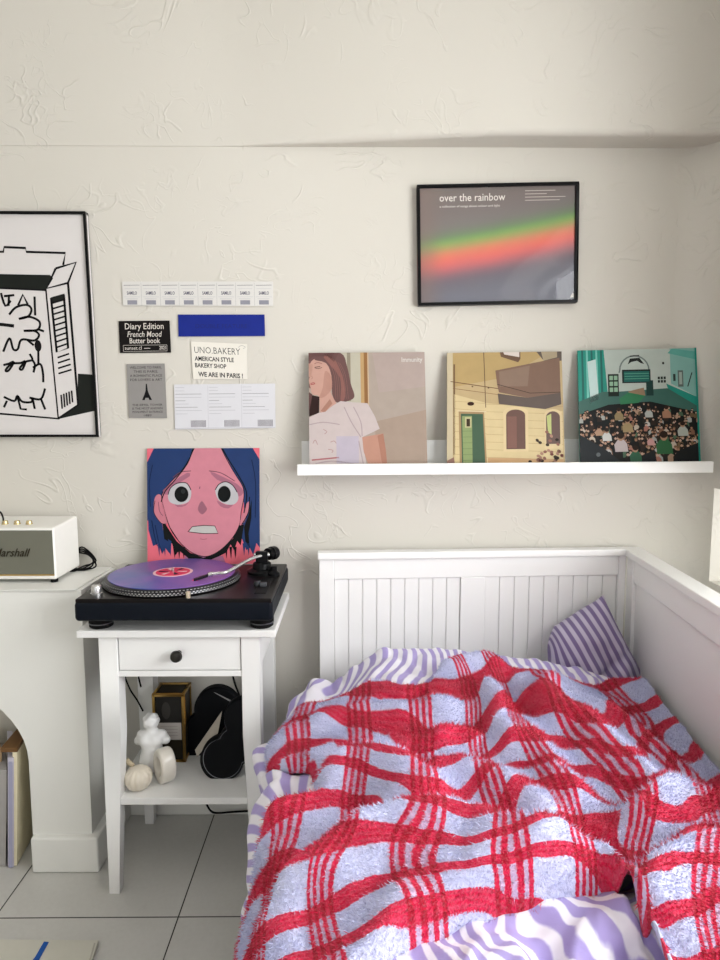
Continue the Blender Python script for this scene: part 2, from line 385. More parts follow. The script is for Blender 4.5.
for v_ in range(len(mb.v)):
    p = mb.v[v_]; mb.v[v_] = (p[0], p[1], max(p[2], MZ+.001))
tag(mb.build('power_cable', smooth=True), 'tangle of black cables behind the right side of the speaker', 'cable')
# ------------------------------------------------------------------ cereal-box drawing in black frame
def framed(name, label, px0, py0, px1, py1, xs=None, tilt=0, fw=.009, depth=.018, x0=None):
    a = at(px0, py0, WY-.02); b = at(px1, py1, WY-.02)
    return a, b
Y0 = WY-.022
a = at(-92, 211, Y0); b = at(85, 211, Y0); c = at(99, 437.5, Y0)
Wd = b.x-a.x; Ht = a.z-c.z; PVT = b.copy(); TL = math.radians(0.9)
ex = Vector((1, 0, 0)); ey = Vector((math.sin(TL), 0, -math.cos(TL)))
O = Vector((b.x-Wd, Y0, b.z))
pf = thing('framed_drawing', 'large black framed line drawing of a cereal box at the left edge', 'picture', tuple(O+ex*Wd/2+ey*Ht))
def frame_ring(O, ex, ey, Wd, Ht, fw, dep, m, y=None):
    mb = MB(); n = Vector((0, 1, 0))
    for (u0, v0, u1, v1) in ((0, 0, Wd, fw), (0, Ht-fw, Wd, Ht), (0, fw, fw, Ht-fw), (Wd-fw, fw, Wd, Ht-fw)):
        q = [O+ex*u0+ey*v0, O+ex*u1+ey*v0, O+ex*u1+ey*v1, O+ex*u0+ey*v1]
        mb.hexa([p+n*dep for p in q], q, m)
    return mb
frame_ring(O, ex, ey, Wd, Ht, .007, .020, BLACK).build('frame', pf, bevel=.0008)
mb = MB(); q = [O, O+ex*Wd, O+ex*Wd+ey*Ht, O+ey*Ht]; n_ = Vector((0, 1, 0))
mb.hexa([p+n_*.018 for p in q], [p+n_*.008 for p in q], M((214, 210, 208), .7, var=.01))
fc = Face(mb, O+n_*.0078, ex, ey, Wd, Ht)
DK = M((38, 42, 38), .7)
# pixel coordinates inside the frame -> u,v ; frame left edge at px -92(top), right 85(top)->99(bottom), rows 211..437
def pv(x, y):
    v = (y-211)/226.5; return ((x-14*v+92)/177.0, v)
PL = lambda pts: [pv(*p) for p in pts]
cx = lambda x, y: (x/3.69, 190+y/3.69)      # crop coords of the photo detail
D = lambda pts: PL([cx(*p) for p in pts])
LWD = .0062
fc.poly(D([(0, 303), (178, 306), (190, 318), (163, 362), (-330, 340), (-330, 296)]), DK, 1, clip=True)
fc.poly(D([(283, 672), (355, 676), (352, 812), (205, 845), (282, 790)]), DK, 1)
fc.poly(D([(182, 388), (232, 374), (236, 392), (186, 406)]), DK, 2)
def L(pts, w=LWD, sm=0): fc.line(D(pts), w, INK, 3, sm)
L([(-300, 232), (-20, 222), (5, 222), (8, 205), (88, 208), (90, 222), (236, 226), (228, 270)])
L([(200, 282), (276, 260), (246, 335), (166, 355), (200, 282)])
L([(-330, 340), (163, 362), (208, 843), (-330, 800)]); L([(246, 335), (284, 790), (208, 843)])
L([(182, 390), (203, 592), (246, 576), (230, 378)])
for i in range(9): L([(184+i*2.2, 410+i*20.5), (236+i*1.2, 395+i*20.5)], .0046)
for i in range(4): L([(206+i*1, 612+i*20), (250+i*3, 597+i*20)], .0046)
for i in range(5): L([(219+i*10, 752-i*4), (223+i*10, 805-i*6)], .0046)
# lettering on the box front
L([(-6, 372), (10, 420), (30, 400)], sm=3); L([(22, 420), (24, 382)]); L([(5, 384), (44, 380)]); L([(58, 418), (76, 378), (94, 414)]); L([(120, 385), (122, 455)])
L([(24, 452), (50, 425), (90, 416), (108, 432), (96, 458), (60, 468), (100, 460), (138, 478), (130, 508), (78, 512), (118, 512), (136, 528), (118, 548), (70, 545), (55, 580), (38, 580), (24, 540), (0, 590)], sm=6)
L([(-40, 486), (0, 489), (42, 494)], .009); L([(130, 505), (155, 514)]); L([(92, 546), (116, 566)], sm=0)
fc.ell(*pv(*cx(132, 568)), .020, .026, INK, 3); L([(133, 585), (133, 640)])
L([(0, 640), (20, 635), (40, 628), (20, 660), (8, 660), (30, 636), (66, 632), (84, 626), (72, 656), (62, 652), (84, 628), (110, 620), (100, 598)], sm=4); L([(110, 620), (120, 640), (114, 668)], sm=3); L([(112, 650), (140, 636), (150, 670), (151, 705)], sm=4)
L([(0, 760), (40, 776), (52, 756), (70, 778), (104, 780), (108, 768), (98, 762)], sm=4); L([(104, 764), (142, 768), (158, 728)], sm=4); L([(142, 768), (158, 808)]); L([(52, 756), (64, 806), (88, 808)]); L([(110, 765), (118, 806)]); L([(0, 800), (12, 775)])
L([(-60, 500), (-90, 560), (-120, 540), (-150, 600)], sm=5); L([(-60, 620), (-110, 660), (-160, 640)], sm=5)
mb.build('drawing', pf)
# ------------------------------------------------------------------ rainbow poster
O = at(417, 184.5, Y0); R_ = at(579.3, 181.2, Y0); Bt = at(417.8, 305.7, Y0)
ex = (R_-O).normalized(); Wd = (R_-O).length; Ht = (Bt-O).length; ey = Vector((-ex.z, 0, ex.x)); ey = -ey if ey.z > 0 else ey
pf = thing('framed_poster', 'black framed rainbow poster above the white picture ledge', 'picture', tuple(O+ex*Wd/2+ey*Ht))
frame_ring(O, ex, ey, Wd, Ht, .008, .020, BLACK).build('frame', pf, bevel=.0008)
g = N('rainbow_print'); u_, v_, _z = g.xyz(g.uv())
# colour along an axis tilted upwards to the right
s_ = g.math('ADD', g.math('SUBTRACT', v_, g.math('MULTIPLY', u_, -.17)), g.math('MULTIPLY', g.math('POWER', u_, 2.0), .06))
stops_scale = .86; cr = g.new('ShaderNodeValToRGB'); g.l.new(s_, cr.inputs[0]); cr.color_ramp.interpolation = 'B_SPLINE'
stops = [(0, (128, 116, 108)), (.25, (134, 122, 116)), (.38, (140, 132, 130)), (.455, (122, 148, 110)), (.50, (118, 172, 84)), (.545, (168, 168, 92)), (.59, (226, 140, 96)), (.65, (244, 110, 92)), (.71, (222, 104, 104)), (.78, (150, 112, 124)), (.86, (112, 112, 124)), (1, (108, 112, 124))]
e = cr.color_ramp.elements; e[0].position = 0; e[0].color = (*lin(tuple(x*.84 for x in stops[0][1])), 1); e[1].position = 1; e[1].color = (*lin(stops[-1][1]), 1)
for p, c in stops[1:-1]:
    q = e.new(p); q.color = (*lin(tuple(x*(.84 if max(c) < 160 else .95) for x in c)), 1)
fade = g.sm(u_, .02, .20)
base = g.mix(fade, g.mix(.55, cr.outputs[0], lin((126, 104, 92))), cr.outputs[0])
base = g.mix(g.math('MULTIPLY', g.noise(g.uv(), 5, 2), .3), base, lin((118, 108, 112)))
g.set(Base_Color=base, Roughness=.6); RB = g.m
mb = MB(); q = [O, O+ex*Wd, O+ex*Wd+ey*Ht, O+ey*Ht]; mb.add([p+n_*.008 for p in q]+[p+n_*.018 for p in q], [(0, 1, 2, 3), (4, 5, 6, 7), (0, 4, 5, 1), (2, 6, 7, 3)], RB)
fc = Face(mb, O+n_*.0078, ex, ey, Wd, Ht); WI = M((222, 216, 208), .6)
fc.text('over the rainbow', .14, .135, .0285, WI, 1, width=.180, bold=.004)
fc.text('a collection of songs about colour and light', .14, .185, .0085, WI, 1, width=.165)
for i, w_ in enumerate((.21, .15, .28, .24)): fc.rect(.67, .058+.026*i, .67+w_*.9, .064+.026*i, M((190, 180, 172), .6), 1)
fc.poly([(.955, .955), (.995, .955), (.975, .91)], WI, 1)
o = mb.build('poster', pf); uvl = o.data.uv_layers.new(name='UVMap')
for lp in o.data.loops:
    p = Vector(o.data.vertices[lp.vertex_index].co)+Vector(pf['_o'])-O
    uvl.data[lp.index].uv = (p.dot(ex)/Wd, p.dot(ey)/Ht)
g = N('picture_glass'); g.set(Base_Color=(1, 1, 1), Roughness=.02, IOR=1.45, Transmission_Weight=1.0); g.b.inputs['Alpha'].default_value = .25
tr = g.new('ShaderNodeBsdfTransparent'); gl = g.new('ShaderNodeBsdfGlossy'); gl.inputs['Roughness'].default_value = .03
fr = g.new('ShaderNodeFresnel'); fr.inputs[0].default_value = 1.33; mx = g.new('ShaderNodeMixShader'); g.l.new(fr.outputs[0], mx.inputs[0]); g.l.new(tr.outputs[0], mx.inputs[1]); g.l.new(gl.outputs[0], mx.inputs[2])
g.l.new(mx.outputs[0], g.n['Material Output'].inputs[0]); GLASS = g.m
mb = MB(); q = [O+ex*.008+ey*.008, O+ex*(Wd-.008)+ey*.008, O+ex*(Wd-.008)+ey*(Ht-.008), O+ex*.008+ey*(Ht-.008)]
mb.add([p+n_*.005 for p in q], [(0, 1, 2, 3)], GLASS); mb.build('glass', pf)
# ------------------------------------------------------------------ papers taped to the wall
def card(name, label, cat, quad, m, dz=.0012, Y=None, group=None):
    """quad: TL, TR, BR, BL photo corners; returns mesh builder + printing face"""
    Y = Y or WY-.004
    P_ = [at(*p, Y) for p in quad]; mb = MB()
    mb.hexa([p+Vector((0, dz, 0)) for p in P_], P_, m)
    W_ = (P_[1]-P_[0]).length; H_ = (P_[3]-P_[0]).length
    return mb, Face(mb, P_[0], P_[1]-P_[0], P_[3]-P_[0], W_, H_), W_, H_
TK = M((214, 212, 208), .6, var=.02); GREY = M((120, 120, 124), .6); LG = M((176, 176, 182), .6)
mb, fc, W_, H_ = card('', '', '', [(122, 281.5), (273, 281.5), (273, 306), (123, 305.5)], TK)
for i in range(8):
    u = i/8
    fc.line([(u+.01, .16), (u+.115, .15)], .0014, GREY, 1, 0); fc.line([(u+.015, .3), (u+.11, .3)], .0008, LG, 1, 0)
    fc.text('SAMILO', u+.0625, .545, .0125, M((60, 58, 84), .6), 1, width=.028, bold=.02, align='c')
    fc.line([(u+.01, .64), (u+.115, .64)], .0008, LG, 1, 0); fc.line([(u+.02, .72), (u+.10, .72)], .001, LG, 1, 0)
    fc.rect(u+.03, .78, u+.095, .96, M((138, 138, 148), .6), 1)
    if i: fc.line([(u, .05), (u, 1)], .0007, M((160, 158, 158), .6), 1, 0)
tag(mb.build('ticket_strip'), 'long row of eight white tickets taped at the top of the wall papers', 'tickets')
mb, fc, W_, H_ = card('', '', '', [(118.5, 321), (169.5, 320.5), (171, 352.5), (120, 353)], M((26, 22, 22), .5))
CR = M((214, 208, 200), .6)
fc.text('Diary Edition', .5, .26, .024, CR, 1, width=W_*.76, bold=.006, align='c')
fc.text('French Mood', .5, .50, .022, CR, 1, width=W_*.68, bold=.006, align='c', shear=.2)
fc.text('Butter book', .5, .70, .021, CR, 1, width=W_*.60, bold=.01, align='c')
for q in ([(.07, .76), (.93, .76)], [(.07, .95), (.93, .95)], [(.07, .76), (.07, .95)], [(.93, .76), (.93, .95)]): fc.line(q, .0008, CR, 1, 0)
fc.text('sunset.cl', .1, .90, .014, CR, 1, width=W_*.33); fc.text('2021', .78, .90, .014, CR, 1, width=W_*.13, bold=.01); fc.line([(.48, .86), (.6, .86)], .0015, CR, 1, 0)
tag(mb.build('wall_card'), 'small black card with cream writing, French Mood, taped to the wall', 'card')
mb, fc, W_, H_ = card('', '', '', [(178, 314.5), (264.5, 314.5), (265, 336), (178.5, 336.5)], M((6, 32, 128), .6, var=.12, scale=30))
fc.text('DOUBLE FEATURE', .5, .62, .016, M((12, 26, 104), .5), 1, width=W_*.6, align='c')
tag(mb.build('wall_card'), 'plain dark blue paper strip taped beneath the ticket row', 'card')
mb, fc, W_, H_ = card('', '', '', [(191, 341.5), (247, 344), (247.5, 379), (193, 379)], M((228, 224, 214), .6, var=.02))
fc.text('UNO.BAKERY', .05, .30, .026, INK, 1, width=W_*.82, bold=-.01)
fc.text('AMERICAN STYLE', .05, .50, .017, INK, 1, width=W_*.70, bold=.02); fc.text('BAKERY SHOP', .05, .68, .017, INK, 1, width=W_*.56, bold=.02)
fc.text('WE ARE IN PARIS !', .10, .92, .018, INK, 1, width=W_*.80, bold=.025)
fc.line([(.84, .10), (.90, .05), (.97, .08), (.93, .13)], .0008, GREY, 1, 4)
tag(mb.build('wall_card'), 'cream card with black bakery lettering, WE ARE IN PARIS, on the wall', 'card')
mb, fc, W_, H_ = card('', '', '', [(126.5, 364), (164.5, 363.5), (167, 418), (129, 418)], M((142, 139, 136), .6, var=.04))
for i, tx in enumerate(('WELCOME TO PARIS,', 'THIS IS PARIS,', 'A ROMANTIC PLACE', 'FOR LOVERS & ART')): fc.text(tx, .5, .09+.075*i, .0095, INK, 1, width=W_*(.84 if i != 1 else .64), align='c')
for i, tx in enumerate(('THE EIFFEL TOWER', 'IS THE MOST KNOWN', 'MONUMENT IN FRANCE', '1889')): fc.text(tx, .5, .78+.065*i, .0085, INK, 1, width=W_*(.8 if i < 3 else .2), align='c')
fc.poly([(.485, .37), (.515, .37), (.53, .50), (.56, .56), (.60, .62), (.63, .67), (.56, .67), (.54, .63), (.46, .63), (.44, .67), (.37, .67), (.40, .62), (.44, .56), (.47, .50)], INK, 1)
tag(mb.build('wall_card'), 'grey card with a small black Eiffel Tower below the black card', 'card')
mb, fc, W_, H_ = card('', '', '', [(174, 384.5), (275, 383.5), (275.5, 428), (175, 429.5)], M((212, 212, 216), .6, var=.02))
for i in range(3):
    u = i/3+.01
    for j, (w_, dk) in enumerate(((.09, 0), (.09, 0), (.26, 1), (.26, 0), (.10, 1), (.13, 0), (.22, 1), (.26, 0), (.12, 0))):
        fc.line([(u, .07+j*.073), (u+w_, .07+j*.073)], .0011, GREY if dk else LG, 1, 0)
    for j in range(14): fc.rect(u+.15+j*.011, .80, u+.15+j*.011+.006, .95, M((120, 116, 122), .6), 1)
    if i: fc.line([(i/3, .03), (i/3, .98)], .0007, LG, 1, 0)
fc.line([(0, .975), (1, .975)], .001, LG, 1, 0)
tag(mb.build('ticket_strip'), 'block of three pale tickets with barcodes taped lowest on the wall', 'tickets')
# ------------------------------------------------------------------ picture ledge
LY0 = 1.705
A = at(297, 464.5, LY0); B = at(714, 461.5, LY0); tl = (B.z-A.z)/(B.x-A.x)
led = thing('picture_ledge', 'long white picture ledge holding three record covers', 'shelf', ((A.x+B.x)/2, WY, A.z))
xf = lambda v: Vector((v.x, v.y, v.z+(v.x-A.x)*tl))
zt = A.z; zt0 = zt-.026
mb = MB(); mb.box(A.x, B.x, LY0, LY0+.013, zt0-.004, zt, WHITE, xf); mb.build('front_lip', led, bevel=.0015)
mb = MB(); mb.box(A.x, B.x, LY0+.013, WY-.013, zt0-.004, zt0+.008, WHITE, xf); mb.build('ledge_board', led)
bk = at(430, 441, WY-.013).z
mb = MB(); mb.box(A.x+.003, B.x-.003, WY-.013, WY-.001, zt0-.004, bk, WHITE, xf); mb.build('back_board', led, bevel=.001)
ZL = zt0+.008
def cover(quad, Yb, Yt, base_m, art, label, group=None, thick=.004, zfoot=None, name='record_cover'):
    """leaning square cover: quad TL,TR,BR,BL; foot at depth Yb, head at Yt"""
    TLp, TRp, BRp, BLp = at(*quad[0], Yt), at(*quad[1], Yt), at(*quad[2], Yb), at(*quad[3], Yb)
    if zfoot is not None:
        for p, q in ((BRp, TRp), (BLp, TLp)):
            d = (p-q); k_ = (zfoot-q.z)/d.z; p[:] = q+d*k_
    back = Vector((0, thick, .0)); mb = MB()
    P_ = [TLp, TRp, BRp, BLp]
    mb.hexa([p+back for p in P_], P_, base_m)
    c = (BLp+BRp)/2
    W_ = (TRp-TLp).length; H_ = (BLp-TLp).length
    fc = Face(mb, TLp, TRp-TLp, BLp-TLp, W_, H_)
    art(fc)
    o = mb.build(name, loc=c); return tag(o, label, 'record cover', group)
m3 = lambda *c: M(tuple(int(v*.90) for v in c), .45, var=.08, scale=40)
def art_girl(f):
    f.rect(0, 0, 1, 1, m3(178, 164, 152), 1)
    f.poly([(.55, 0), (1, 0), (1, .3), (.6, .35)], m3(184, 166, 158), 2); f.poly([(.55, .6), (1, .5), (1, 1), (.6, 1)], m3(172, 152, 136), 2)
    f.rect(.28, 0, .46, .5, m3(196, 190, 172), 2); f.rect(.33, 0, .36, .42, m3(150, 140, 122), 3)
    f.rect(.445, 0, .475, .5, m3(196, 160, 110), 3); f.rect(.475, 0, .505, .5, m3(150, 106, 62), 3); f.rect(.505, 0, .515, .5, m3(210, 184, 150), 3)
    HR = m3(112, 78, 76); f.poly([(.0, 0), (.27, 0), (.33, .12), (.36, .27), (.39, .38), (.33, .42), (.24, .43), (.20, .3), (.1, .25), (0, .3)], HR, 4, 4)
    f.poly([(0, .36), (.09, .38), (.085, .52), (0, .55)], m3(66, 44, 42), 4)
    SK = m3(206, 162, 146); f.poly([(.01, .10), (.06, .05), (.16, .06), (.19, .16), (.2, .26), (.185, .34), (.23, .43), (.22, .46), (.10, .52), (.09, .38), (.03, .36), (.015, .3), (0, .24), (.012, .2)], SK, 5, 3)
    f.poly([(.05, .06), (.12, .02), (.22, .05), (.26, .16), (.26, .32), (.24, .43), (.20, .36), (.195, .2), (.15, .09)], HR, 6, 3)
    f.poly([(.13, .04), (.2, .03), (.29, .2), (.31, .38), (.27, .42), (.27, .22)], m3(146, 96, 88), 7, 3)
    f.poly([(.10, .5), (.18, .40), (.20, .44), (.13, .52)], m3(176, 128, 112), 6)
    f.line([(.055, .125), (.10, .12)], .002, m3(84, 50, 46), 7, 0); f.line([(.015, .275), (.05, .27)], .003, m3(176, 90, 88), 7, 0)
    SH = m3(208, 194, 192); f.poly([(0, .56), (.08, .52), (.14, .51), (.20, .46), (.27, .42), (.36, .43), (.50, .44), (.56, .55), (.60, .66), (.45, .73), (.46, .82), (.49, 1), (0, 1)], SH, 8)
    f.poly([(.45, .73), (.63, .70), (.65, .85), (.66, 1), (.51, 1), (.46, .85)], m3(196, 146, 126), 9); f.poly([(.58, .72), (.63, .70), (.65, .85), (.66, 1), (.62, 1), (.6, .85)], m3(178, 126, 106), 9.5)
    for q in ([(.30, .47), (.36, .6), (.44, .73)], [(.38, .47), (.44, .6), (.45, .72)], [(.0, .62), (.12, .60), (.26, .62)], [(.05, .95), (.2, .93), (.4, .96)], [(.42, .76), (.46, .98)]): f.line(q, .0028, m3(178, 162, 164), 9)
    f.rect(.23, .72, .42, .95, m3(196, 186, 200), 9)
    for q in ([(.03, .78), (.05, .75), (.07, .79)], [(.12, .66), (.15, .68), (.13, .70)], [(.18, .77), (.21, .76), (.23, .78)], [(.16, .83), (.20, .84), (.19, .86)]): f.line(q, .002, m3(184, 148, 146), 9)
    f.poly([(.14, .16), (.19, .2), (.2, .3), (.15, .37), (.09, .39), (.12, .3)], m3(190, 144, 128), 6, 3)
    f.poly([(0, .09), (.035, .1), (.03, .16), (.018, .21), (0, .21)], m3(196, 150, 134), 6, 0)
    f.line([(.05, .095), (.08, .085), (.115, .095)], .0016, m3(140, 96, 82), 7); f.line([(.05, .128), (.08, .138), (.115, .128)], .0014, m3(84, 56, 52), 7); f.line([(.022, .20), (.034, .215), (.02, .228)], .0010, m3(166, 116, 104), 7)
    f.poly([(.0, .07), (.04, .03), (.16, .03), (.22, .08), (.26, .0), (0, 0)], m3(104, 70, 68), 7)
    f.poly([(.0, .52), (.03, .36), (.0, .34)], m3(96, 64, 62), 7); f.line([(.015, .268), (.04, .258), (.055, .268)], .0022, m3(178, 96, 92), 8)
    for i in range(7): f.line([(.16+.018*i, .03+.01*i), (.22+.016*i, .2), (.23+.018*i, .40)], .0009, m3(150, 106, 96), 8)
    f.line([(.02, .92), (.25, .90)], .004, m3(176, 104, 108), 9, 0)
    f.text('Immunity', .80, .085, .0185, m3(226, 220, 214), 9, width=.058, bold=.02)
def art_house(f):
    f.rect(0, 0, 1, 1, m3(198, 174, 128), 1); f.poly([(0, .0), (.9, 0), (.5, .22), (.05, .3)], m3(188, 160, 106), 2)
    f.rect(0, 0, .05, 1, m3(206, 190, 158), 3); f.rect(.055, .1, .07, .88, m3(120, 92, 62), 3)
    BK = m3(222, 200, 152)
    f.poly([(.06, .36), (.34, .44), (.34, 1), (.06, 1)], BK, 3); f.poly([(.34, .44), (1, .52), (1, 1), (.34, 1)], BK, 3)
    for i in range(9):
        y = .42+.065*i; f.line([(.34, y+.03), (1, y+.06)], .0009, m3(178, 146, 100), 4, 0); f.line([(.06, y), (.34, y+.025)], .0009, m3(182, 152, 106), 4, 0)
    f.line([(.32, 0), (.335, .48)], .002, m3(92, 66, 46), 4, 0); f.line([(.03, .25), (.4, .31), (.75, .37)], .0022, m3(116, 80, 52), 5, 0); f.line([(.05, .31), (.45, .37), (.6, .4)], .0014, m3(128, 92, 60), 5, 0)
    for x in (.22, .36, .52, .66): f.ell(x, .295+.09*(x-.2), .008, .006, m3(96, 60, 40), 6, 8)
    f.poly([(.46, 0), (.64, 0), (.64, .06), (.62, .09), (.47, .04)], m3(110, 82, 60), 5); f.poly([(.49, 0), (.63, 0), (.63, .045), (.5, .02)], m3(226, 214, 206), 6)
    f.poly([(.78, 0), (1, 0), (1, .08), (.86, .10)], m3(96, 84, 74), 5); f.poly([(.82, 0), (.96, 0), (.96, .05), (.84, .08)], m3(176, 160, 130), 6)
    f.poly([(.42, .16), (.98, .055), (.985, .36), (.70, .40), (.45, .35), (.435, .28)], m3(128, 98, 80), 7); f.poly([(.45, .17), (.72, .12), (.7, .30), (.46, .30)], m3(142, 116, 98), 8)
    f.poly([(.45, .45), (.44, .36), (.70, .40), (.985, .36), (.99, .46), (.85, .50)], m3(96, 82, 74), 8); f.line([(.435, .28), (.72, .36), (.985, .355)], .0016, m3(82, 64, 54), 9, 0)
    f.poly([(.10, .50), (.32, .515), (.345, 1), (.11, 1)], m3(170, 140, 98), 5)
    f.poly([(.12, .53), (.31, .535), (.33, 1), (.13, 1)], m3(60, 92, 66), 6); f.poly([(.13, .55), (.215, .55), (.22, 1), (.14, 1)], m3(142, 160, 104), 7)
    for i in range(6): f.line([(.135, .68+.05*i), (.22, .68+.05*i)], .001, m3(98, 120, 76), 8, 0)
    f.rect(.155, .56, .21, .65, m3(196, 188, 140), 8); f.rect(.168, .575, .198, .64, m3(82, 64, 46), 9)
    f.ell(.205, .445, .03, .017, m3(80, 48, 34), 6, 12); f.line([(.09, .505), (.34, .515)], .0028, m3(226, 208, 170), 8, 0)
    def archw(x0, x1, y0, y1, m, k): f.poly([(x0, y1), (x0, y0+.05)]+[((x0+x1)/2-(x1-x0)/2*math.cos(a), y0+.05-.05*math.sin(a)) for a in [PI*i/10 for i in range(1, 10)]]+[(x1, y0+.05), (x1, y1)], m, k)
    archw(.485, .70, .475, .86, m3(228, 206, 158), 9); archw(.51, .675, .50, .84, m3(104, 72, 62), 10); f.rect(.52, .56, .60, .83, m3(126, 86, 74), 11)
    archw(.84, .99, .50, .84, m3(228, 206, 158), 9); archw(.855, .975, .52, .80, m3(104, 78, 70), 10); f.poly([(.86, .56), (.90, .54), (.90, .72), (.87, .7)], m3(196, 204, 128), 11)
    rr = random.Random(3)
    for i in range(70):
        x = rr.uniform(.71, .99); y = rr.uniform(.68, 1) if i % 3 else rr.uniform(.86, 1)
        if y > 1.28-.5*x+.0 or i % 4 == 0: f.ell(x, min(y, .99), .017, .013, m3(*rr.choice([(120, 62, 50), (88, 70, 58), (176, 132, 110), (64, 50, 40), (146, 96, 80)])), 12, 7, rr.random())
    f.poly([(0, .93), (.06, .9), (.07, 1), (0, 1)], m3(150, 112, 98), 9); f.poly([(.35, .91), (1, .93), (1, 1), (.35, 1)], m3(206, 166, 118), 5)
def art_room(f):
    W_ = m3(196, 208, 200); f.rect(0, 0, 1, 1, W_, 1); TE = m3(24, 148, 132); TD = m3(18, 104, 96)
    f.poly([(.78, 0), (1, 0), (1, .42), (.78, .30)], m3(138, 190, 182), 2); f.poly([(.76, .04), (1, .1), (1, .03), (.8, 0)], m3(96, 176, 164), 3); f.poly([(.74, .30), (1, .42), (1, .56), (.78, .42)], TE, 3)
    f.poly([(0, 0), (.22, 0), (.25, .42), (0, .56)], TE, 2)
    for i in range(5): f.poly([(.03+i*.04, 0), (.045+i*.04, 0), (.05+i*.04, .45), (.03+i*.04, .47)], m3(120, 206, 192) if i % 2 else TD, 3)
    f.poly([(.08, .1), (.15, .08), (.17, .42), (.10, .45)], m3(206, 232, 228), 4)
    f.poly([(0, .44), (.2, .36), (.35, .36), (.75, .34), (1, .5), (1, .66), (0, .66)], m3(58, 106, 96), 4)
    for i in range(2): f.poly([(.34+.012*i, .20)]+[(.475-.13*(1-.1*i)*math.cos(a), .18-.13*(1-.1*i)*math.sin(a)) for a in [PI*j/12 for j in range(13)]]+[(.61-.012*i, .20)], (m3(122, 134, 130), W_)[i], 5+i)
    f.poly([(.42, .13), (.44, .08), (.52, .075), (.56, .13), (.53, .12), (.50, .10), (.45, .11)], m3(48, 54, 52), 8); f.line([(.44, .06), (.52, .055)], .003, m3(70, 74, 72), 8, 0)
    f.rect(.37, .175, .61, .29, m3(44, 56, 54), 7); f.rect(.385, .19, .60, .28, TD, 8)
    for i in range(3): f.line([(.39, .21+.022*i), (.595, .21+.022*i)], .0016, m3(96, 178, 150), 9, 0)
    f.rect(.25, .21, .34, .40, m3(44, 56, 50), 7)
    for i in range(6): f.rect(.262+.038*(i % 2), .225+.05*(i//2), .292+.038*(i % 2), .262+.05*(i//2), m3(150, 190, 160), 8)
    for i in range(6): f.rect(.67+.025*(i % 3), .24+.03*(i//3), .688+.025*(i % 3), .262+.03*(i//3), m3(52, 60, 58), 7)
    f.ell(.72, .125, .01, .012, INK, 7, 8); f.rect(.84, .19, .885, .33, m3(96, 110, 106), 7); f.rect(.85, .205, .875, .31, m3(170, 186, 176), 8); f.line([(.92, .33), (.96, .21)], .003, m3(60, 70, 66), 8, 0); f.rect(.80, .22, .82, .28, m3(70, 84, 80), 8)
    f.rect(.57, .27, .63, .40, m3(48, 86, 82), 8); f.poly([(.42, .36), (.55, .33), (.56, .40), (.42, .42)], m3(156, 128, 100), 8); f.poly([(.34, .42), (.42, .37), (.56, .4), (.5, .46), (.35, .47)], m3(44, 128, 84), 9)
    rr = random.Random(11)
    dark = [(38, 34, 34), (52, 46, 44), (30, 38, 38), (66, 52, 44), (24, 28, 30), (80, 60, 50)]
    lite = [(222, 206, 186), (206, 166, 138), (190, 196, 190), (224, 222, 218), (150, 104, 78), (196, 128, 112), (74, 112, 82), (120, 96, 64)]
    f.poly([(0, .55), (.25, .47), (.6, .45), (1, .55), (1, 1), (0, 1)], m3(34, 36, 38), 6)
    ppl = []
    for i in range(330):
        y = .44+.47*rr.random(); x = rr.random()
        if y < .46+abs(x-.5)*.16: continue
        ppl.append((y, x))
    ppl.sort()
    skin = [(196, 156, 130), (170, 126, 100), (206, 172, 150)]
    for i, (y, x) in enumerate(ppl):
        s = .012+.030*(y-.42); k = 7+.06*i
        c = rr.choice(dark) if rr.random() < .62 else rr.choice(lite); c = tuple(int(v*.86+8) for v in c)
        f.poly([(x-s*1.1, y+s*2.6), (x-s*1.15, y+s*.9), (x-s*.5, y+s*.2), (x+s*.5, y+s*.2), (x+s*1.15, y+s*.9), (x+s*(1.0+rr.random()*.5), y+s*2.6)], m3(*c), k)
        f.ell(x, y-s*.35, s*.52, s*.66, m3(*rr.choice(skin)), k+.03, 8); f.poly([(x-s*.6, y-s*.3), (x-s*.5, y-s*1.0), (x+s*.1, y-s*1.15), (x+s*.6, y-s*.8), (x+s*.5, y-s*.3), (x, y-s*.7)], m3(*rr.choice([(40, 30, 28), (66, 48, 36), (120, 92, 60), (30, 28, 30)])), k+.05)
    for x, y, z, c in ((.34, .76, .05, (204, 190, 190)), (.225, .70, .035, (214, 216, 212)), (.16, .67, .028, (186, 150, 120)), (.70, .76, .062, (44, 104, 62)), (.59, .76, .028, (206, 156, 152)), (.40, .62, .040, (168, 146, 104)), (.33, .53, .034, (150, 132, 92)), (.46, .86, .045, (40, 100, 70)), (.73, .52, .034, (176, 128, 100)), (.86, .66, .040, (184, 190, 182)), (.58, .52, .030, (186, 190, 186)), (.10, .80, .04, (50, 50, 52))):
        k = 29; f.poly([(x-z*.95, y+z*2.2), (x-z*1.1, y+z), (x-z*.55, y+z*.25), (x+z*.5, y+z*.2), (x+z*1.05, y+z*.9), (x+z*1.2, y+z*2.2)], m3(*c), k)
        f.ell(x, y-z*.2, z*.5, z*.62, m3(182, 140, 112), k+.2, 10); f.ell(x, y-z*.45, z*.55, z*.5, m3(60, 44, 36), k+.4, 10)
    f.poly([(0, .72), (.2, .84), (.3, .92), (.38, 1), (0, 1)], m3(50, 56, 60), 31); f.poly([(.52, .9), (.62, .86), (.64, 1), (.5, 1)], m3(42, 46, 50), 31); f.poly([(.8, .88), (1, .8), (1, 1), (.76, 1)], m3(40, 44, 46), 31)
    f.ell(.15, .89, .018, .018, m3(96, 104, 106), 32, 10)
    f.rect(.985, 0, 1, 1, TE, 33)
LG_ = 'record covers displayed on the picture ledge'
